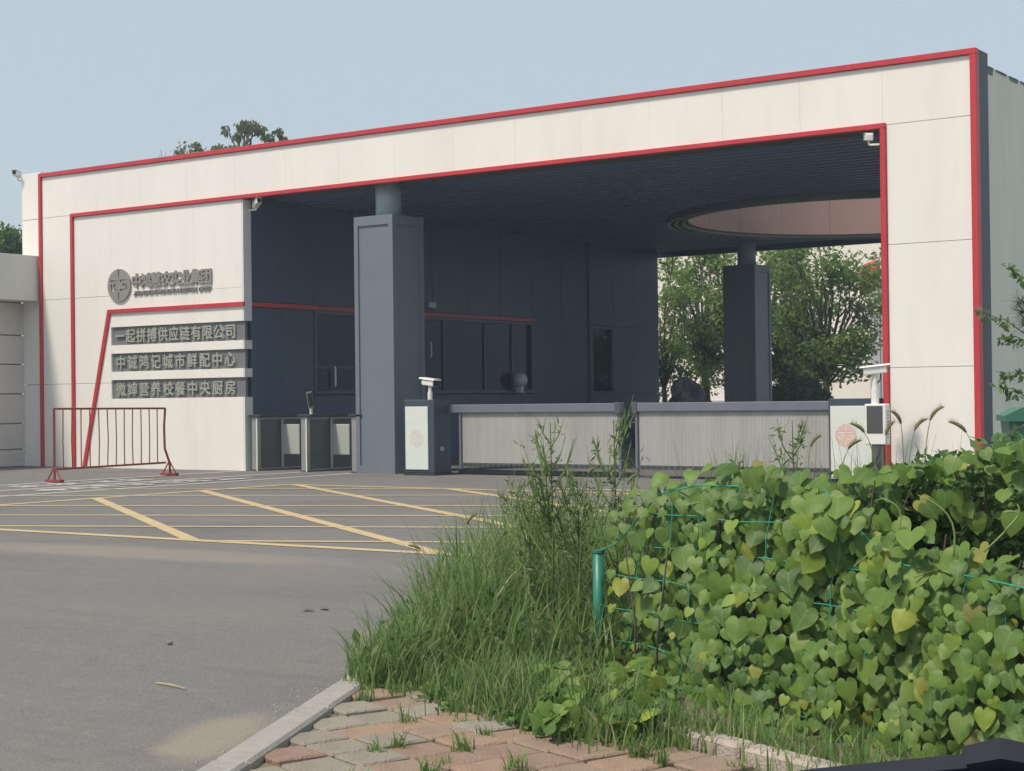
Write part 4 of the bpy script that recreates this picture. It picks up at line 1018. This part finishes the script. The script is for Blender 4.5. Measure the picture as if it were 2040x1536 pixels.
# moss and clover ground cover at the paving edge
mc=[]
for i in range(200):
    c=EA+ed*rn.uniform(-.75,.5)+en*rn.gauss(.05,.12); mc.append((c.x,c.y,ZP+.012))
V,F=leaf_cloud(mc,[(.05,.05,.015)]*len(mc),5200,.026,np.random.default_rng(4),.0,.8); o=struct(obj('ground_cover',npmesh('ground_cover',V,F),LM['bright']),'stuff'); tag(o,'tiny leaved ground cover at the foot of the verge grass','ground cover')
# broad leaf seedlings between grass and vine (part of the vine)
n_=190; qx=rg.uniform(1080,1340,n_); qy=rg.uniform(1335,1440,n_); pos_=np.array([px_at(a,b,(CZ-ZP-.10)/((b-807)/FPX))[:] for a,b in zip(qx,qy)]); pos_[:,2]+=rg.uniform(-.05,.06,n_)
nrm=np.array([0,0,1.])[None]+fro[None]*.5+rg.normal(size=(n_,3))*.35; tip=fro[None]*.6+rg.normal(size=(n_,3))*.6; tip[:,2]-=.4
V,F,U=inst(HV,HF,HU,pos_,frames(tip,nrm),rg.uniform(.04,.09,n_)); struct(obj('low_leaves',npmesh('low_leaves',V,F,U,True),LM['vine'],VN),'stuff')

# ------------------------------------------------------------------ tall weeds
def weed(label,px,ytop,d,spread,seed,nb):
    rn=random.Random(seed); top=px_at(px,ytop,d); base=Vector((top.x,top.y,ZP-.02)); H=top.z-base.z
    t=thing('tall_weed',label,'weed',base,'tall weeds by the fence post')
    MB().tube([(0,0,0),(.01,0,H*.5),(0,0,H)],[.006,.0045,.0015],6).build('stem',M['twig'],t)
    b=MB(); tips=[]
    for i in range(nb):
        f_=rn.uniform(.30,.92); a=rn.uniform(0,6.28); L_=(1.05-f_)*spread*rn.uniform(.8,1.5)+.06
        d_=Vector((math.cos(a),math.sin(a),0)); s_=Vector((0,0,H*f_)); m_=s_+d_*L_*.35+Vector((0,0,L_*.45)); e_=s_+d_*L_*.62+Vector((0,0,L_*1.15))
        b.tube([s_,m_,e_],[.0035,.0028,.0012],5); tips.append((s_,m_,e_))
        for q in range(rn.randint(1,3)):
            g=m_.lerp(e_,rn.uniform(0,.6)); b.tube([g,g+Vector((rn.uniform(-.04,.04),rn.uniform(-.04,.04),rn.uniform(.05,.12)))],[.002,.001],4)
    b.build('branches',M['stalk'],t)
    cs=[];
    for s_,m_,e_ in tips:
        for q in range(4): cs.append((s_.lerp(m_,rn.random()) if rn.random()<.5 else m_.lerp(e_,rn.random()))[:])
    for q in range(40): cs.append((rn.gauss(0,.06),rn.gauss(0,.06),H*rn.uniform(.1,.7)))
    V,F=leaf_cloud(cs,[(.022,.022,.03)]*len(cs),len(cs)*3,.036,np.random.default_rng(seed),-.3,.22); struct(obj('leaves',npmesh('leaves',V,F),LM['weed'],t),'stuff')
weed('tall feathery weed rising before the left barrier, left of fence post',1096,842,7.5,.34,51,34)
weed('tall twiggy weed rising in the gap between the two barriers',1222,836,7.35,.30,52,26)
weed('broad bushy weed at the grass edge left of the green post',1052,985,7.7,.34,53,34)
weed('thin dry weed standing before the right barrier',1578,838,6.9,.24,54,18)
weed('short bushy weed leaning against the end of the wire',1150,960,7.5,.30,55,30)
weed('low twiggy weed at the top of the vine before right barrier',1480,905,7.0,.18,56,12)

# ------------------------------------------------------------------ foxtail grass
def foxtail(label,px,py,d,bend,head,seed):
    rn=random.Random(seed); tip=px_at(px,py,d); rt=Vector(cr)
    base=tip-rt*bend+Vector((rn.uniform(-.05,.05),rn.uniform(-.05,.05),0)); base.z=ZP-.02; H=tip.z-base.z
    t=thing('foxtail_grass',label,'grass','0' and (base.x,base.y,base.z),'foxtail grasses')
    e=tip-base; P=[Vector((0,0,0)),Vector((e.x*.12,e.y*.12,H*.5)),Vector((e.x*.45,e.y*.45,H*.92)),e]
    def bz(s_):
        a=[P[i].lerp(P[i+1],s_) for i in range(3)]; b=[a[i].lerp(a[i+1],s_) for i in range(2)]; return b[0].lerp(b[1],s_)
    pts=[bz(k/12) for k in range(13)]
    MB().tube(pts,[.0019]*12+[.0012],5).build('stem',M['stalk'],t)
    dirv=(pts[-1]-pts[-3]).normalized(); hp=[]; q=pts[-1].copy(); dd=dirv.copy()
    sgn=1 if bend>=0 else -1
    for k in range(9):
        hp.append(q.copy()); dd=(dd+rt*sgn*.10+Vector((0,0,-.10))).normalized(); q=q+dd*head/8
    MB().tube(hp,[.002,.005,.0065,.007,.007,.0065,.0055,.004,.0015],8).build('seed_head',M['seed'],t,True)
    br=MB()
    for i in range(120):
        f_=rn.random()*7.9; k=int(f_); c=hp[k].lerp(hp[min(k+1,8)],f_-k); v=Vector((rn.gauss(0,1),rn.gauss(0,1),rn.gauss(0,1))).normalized(); w=v.orthogonal().normalized()*.0005
        br.add([c-w,c+w,c+v*.019+dirv*.008],[(0,1,2)])
    br.build('bristles',M['seed'],t)
    for i in range(2):
        s_=pts[rn.randint(3,8)]; a=rn.uniform(0,6.28); dv=Vector((math.cos(a),math.sin(a),.5)); L_=rn.uniform(.12,.22); lf=MB(); V=[]
        for k in range(6):
            f_=k/5; c=s_+dv*L_*f_+Vector((0,0,-.10*f_*f_)); w=Vector((-dv.y,dv.x,0)).normalized()*.005*(1-f_**2); V+=[c-w,c+w]
        lf.add(V,[(2*k,2*k+1,2*k+3,2*k+2) for k in range(5)]).build('blade',LM['grass'],t)
fx=[('upright foxtail before the right pier, tallest of its cluster',1853,838,6.3,.02,.11),('foxtail leaning right before the right pier',1822,858,6.3,.06,.10),('foxtail with drooping head before the right jamb',1795,845,6.4,-.05,.10),
('foxtail curving left near the right red edge',1925,862,6.1,-.08,.11),('foxtail crossing the display terminal',1722,862,6.5,-.06,.10),('foxtail before the foot of the display terminal',1765,868,6.5,.03,.10),
('foxtail with arched head above the end wire',1250,965,7.2,.09,.10),('foxtail with upright pale head left of end wire',1172,945,7.3,.04,.07),('foxtail arching left beside the tall weed',1080,960,7.4,-.10,.10),
('foxtail leaning over the yellow hatching left of the weeds',1010,1000,7.6,-.08,.08),('drooping foxtail at the left fringe of verge grass',930,1045,7.6,.06,.10),('foxtail over the yellow border line at grass fringe',838,1095,7.7,-.10,.09),
('short foxtail at the back of the vine before right barrier',1615,890,6.6,.05,.09),('foxtail drooping right above vine before emblem panel',1690,895,6.5,.07,.09)]
for i,a in enumerate(fx): foxtail(*a[:5],a[5]*.72,100+i)

# ------------------------------------------------------------------ sapling, pine shoot and bin at the right edge
p=px_at(2052,880,13); t=thing('sapling','thin sapling with small oval leaves before the stucco wall','sapling',(p.x,p.y,0))
rn=random.Random(60); b=MB(); cs=[]
base=Vector((0,0,0)); rtv=Vector(cr)
stem=[Vector((0,0,0)),Vector((.02,0,.8)),Vector((.0,.0,1.6)),Vector((.05,0,2.3))]
b.tube(stem,[.018,.014,.010,.005],7)
for (z,dx,dz) in ((1.05,-.22,-.12),(1.25,-.24,.10),(1.45,-.20,-.02),(1.55,.25,.1),(1.75,-.36,.18),(1.7,-.20,.02),(1.9,.2,.2),(1.35,.2,-.05),(2.1,-.15,.2)):
    s_=Vector((0,0,z)); e_=s_+rtv*dx+Vector((0,0,dz)); m_=s_.lerp(e_,.5)+Vector((0,0,.04)); b.tube([s_,m_,e_],[.006,.004,.002],5)
    for q in range(7): cs.append(s_.lerp(e_,.3+.75*q/6)[:])
b.build('stem',M['bark'],t)
V,F=leaf_cloud(cs,[(.035,.035,.03)]*len(cs),len(cs)*6,.060,np.random.default_rng(3),.2,.5); struct(obj('leaves',npmesh('leaves',V,F),LM['shrub'],t),'stuff')
p=px_at(2065,640,12); t=thing('pine_sapling','pine branch with long needles at the right picture edge','tree',(p.x,p.y,0))
H=px_at(2065,640,12).z; b=MB(); b.tube([(0,0,0),(0,0,H+.3)],[.03,.015],8)
tw=[]
for (dx,dz) in ((-.12,.06),(-.10,-.02),(-.05,.10),(-.14,.14)):
    e_=rtv*dx+Vector((0,0,H+dz)); b.tube([(0,0,H-.08),e_],[.009,.005],6); tw.append(e_)
b.build('trunk',M['bark'],t); nd=MB()
for e_ in tw:
    for k in range(46):
        v=(rtv*rn.uniform(-1.2,.3)+Vector((rn.gauss(0,.3),rn.gauss(0,.3),rn.uniform(-.7,.8)))).normalized(); s_=e_+rtv*rn.uniform(0,.08); w=v.orthogonal().normalized()*.0022
        nd.add([s_-w,s_+w,s_+v*rn.uniform(.09,.15)],[(0,1,2)])
struct(nd.build('needles',LM['dark'],t),'stuff')
p=px_at(2078,870,17); t=thing('wheelie_bin','dark green wheeled bin by the stucco wall at right edge','bin',(p.x,p.y,0),rz=R(25))
MB().add([(-.30,-.30,.04),(.30,-.30,.04),(.30,.30,.04),(-.30,.30,.04),(-.38,-.36,1.02),(.38,-.36,1.02),(.38,.36,1.02),(-.38,.36,1.02)],[(0,3,2,1),(4,5,6,7),(0,1,5,4),(1,2,6,5),(2,3,7,6),(3,0,4,7)]).build('body',M['bin'],t)
MB().prism([(-.42,1.021),(.42,1.021),(.42,1.08),(.25,1.16),(-.25,1.16),(-.42,1.08)],-.42,.40).build('lid',M['bin'],t)
for x in (-.32,.32): MB().tube([(x-.03,.34,.09),(x+.03,.34,.09)],.09,16).build('wheel',M['black'],t)

def on_ground(x,y,z=0.0):
    d=cf+cr*((x-1020)/FPX)+cu*((768-y)/FPX); return Vector((CX,CY,CZ))+d*((z-CZ)/d.z)
a=on_ground(312,1360,.008); b_=on_ground(370,1372,.008); o=MB().tube([a,a.lerp(b_,.5)+Vector((0,0,.004)),b_],[.004,.005,.003],6).build('straw',M['straw']); tag(o,'single pale dry straw lying on the asphalt','straw')
o=MB().ball(on_ground(338,1280,.012)[:],.018,10,6,(1,1,.7)).build('pebble',M['rock']); tag(o,'small dark pebble alone on the asphalt','stone')
for (x,y,lb) in ((608,1216,'dry brown leaf on asphalt, left one near the grass'),(645,1213,'dry brown leaf on asphalt, right one near the grass')):
    c=on_ground(x,y,.004); me=npmesh('dry_leaf',HV*np.array([.045,.075,-.05]),HF,HU,True); o=obj('dry_leaf',me,M['twig']); o.location=c; o.rotation_euler=(.1,.1,x); tag(o,lb,'leaf','dry leaves on the road')
rn=random.Random(91); b=MB()
for i in range(900):      # loose grit gathered along the kerb
    c=kp(rn.uniform(-3,2.2),-abs(rn.gauss(0,.13))-.01); r_=rn.uniform(.002,.006); b.add([(c.x-r_,c.y-r_,.001),(c.x+r_,c.y-r_*.6,.001),(c.x,c.y+r_,.001),(c.x,c.y,.001+r_*1.3)],[(0,1,3),(1,2,3),(2,0,3)])
o=struct(b.build('grit',M['sandstone']),'stuff'); tag(o,'loose grit gathered in the gutter along the kerb','grit')
# ------------------------------------------------------------------ the car the photograph was taken from: bonnet and wiper
ca=YAW; t=thing('car','dark wiper and bonnet edge of the car at the bottom right','car',(CX,CY,0),None,ca)
# local frame: y forward (view direction), x right
b=MB(); V=[];F=[]; NXs,NYs=10,10
for j in range(NYs+1):
    yy=.95+1.15*j/NYs
    for i in range(NXs+1):
        xx=-.75+1.5*i/NXs; f_=j/NYs
        z=.93-.10*f_-.24*max(0,f_-.55)**2*4-.10*(abs(xx)/.75)**4
        V.append((xx,yy,z))
for j in range(NYs):
    for i in range(NXs): a=j*(NXs+1)+i; F.append((a,a+1,a+NXs+2,a+NXs+1))
k=len(V)
for (x,y,z) in list(V): V.append((x,y,.30))
n1=(NXs+1)
edge=[i for i in range(n1)]+[j*n1+NXs for j in range(1,NYs+1)]+[NYs*n1+i for i in range(NXs-1,-1,-1)]+[j*n1 for j in range(NYs-1,0,-1)]
for a,c in zip(edge,edge[1:]+edge[:1]): F.append((c,a,a+k,c+k))
b.add(V,F).build('bonnet',M['car'],t,True)
for x in (-.72,.72): MB().tube([(x-.1,1.65,.31),(x+.1,1.65,.31)],.31,24).build('wheel',M['rubber'],t)
def loc_px(x,y,d):
    w=px_at(x,y,d)-Vector((CX,CY,0)); return Vector((w.dot(Vector((math.cos(ca),math.sin(ca),0))),w.dot(Vector((-math.sin(ca),math.cos(ca),0))),w.z))
a,c,e=loc_px(1330,1590,.95),loc_px(1940,1524,.88),loc_px(2050,1514,.87)
wp=MB().tube([a,a.lerp(c,.5)+Vector((0,0,.0015)),c],[.0045,.006,.0065],4).build('wiper',M['rubber'],t)
MB().tube([c-Vector((.004,0,-.002)),c.lerp(e,.5)+Vector((0,0,.004)),e],[.008,.0092,.0085],4).build('blade_end',M['rubber'],wp)
MB().tube([a+Vector((0,0,-.008)),c+Vector((0,0,-.009)),e+Vector((0,0,-.009))],.005,6).build('blade',M['rubber'],wp,True)
MB().tube([e,e+Vector((.06,.0,-.02)),Vector((.62,1.0,.90))],[.010,.010,.014],8).build('arm',M['rubber'],wp,True)

# ------------------------------------------------------------------ haze added to the air, partly for the windscreen veil
hz=struct(MB().box(-40,45,-40,95,-1.2,18).build('haze',None),'stuff')
hm=bpy.data.materials.new('haze'); hm.use_nodes=True; hn=hm.node_tree; hn.nodes.remove(hn.nodes['Principled BSDF'])
pv_=hn.nodes.new('ShaderNodeVolumePrincipled'); pv_.inputs['Density'].default_value=HAZE; pv_.inputs['Color'].default_value=(.74,.88,1,1); pv_.inputs['Anisotropy'].default_value=.2
hn.links.new(pv_.outputs[0],hn.nodes['Material Output'].inputs['Volume']); hz.data.materials.append(hm)
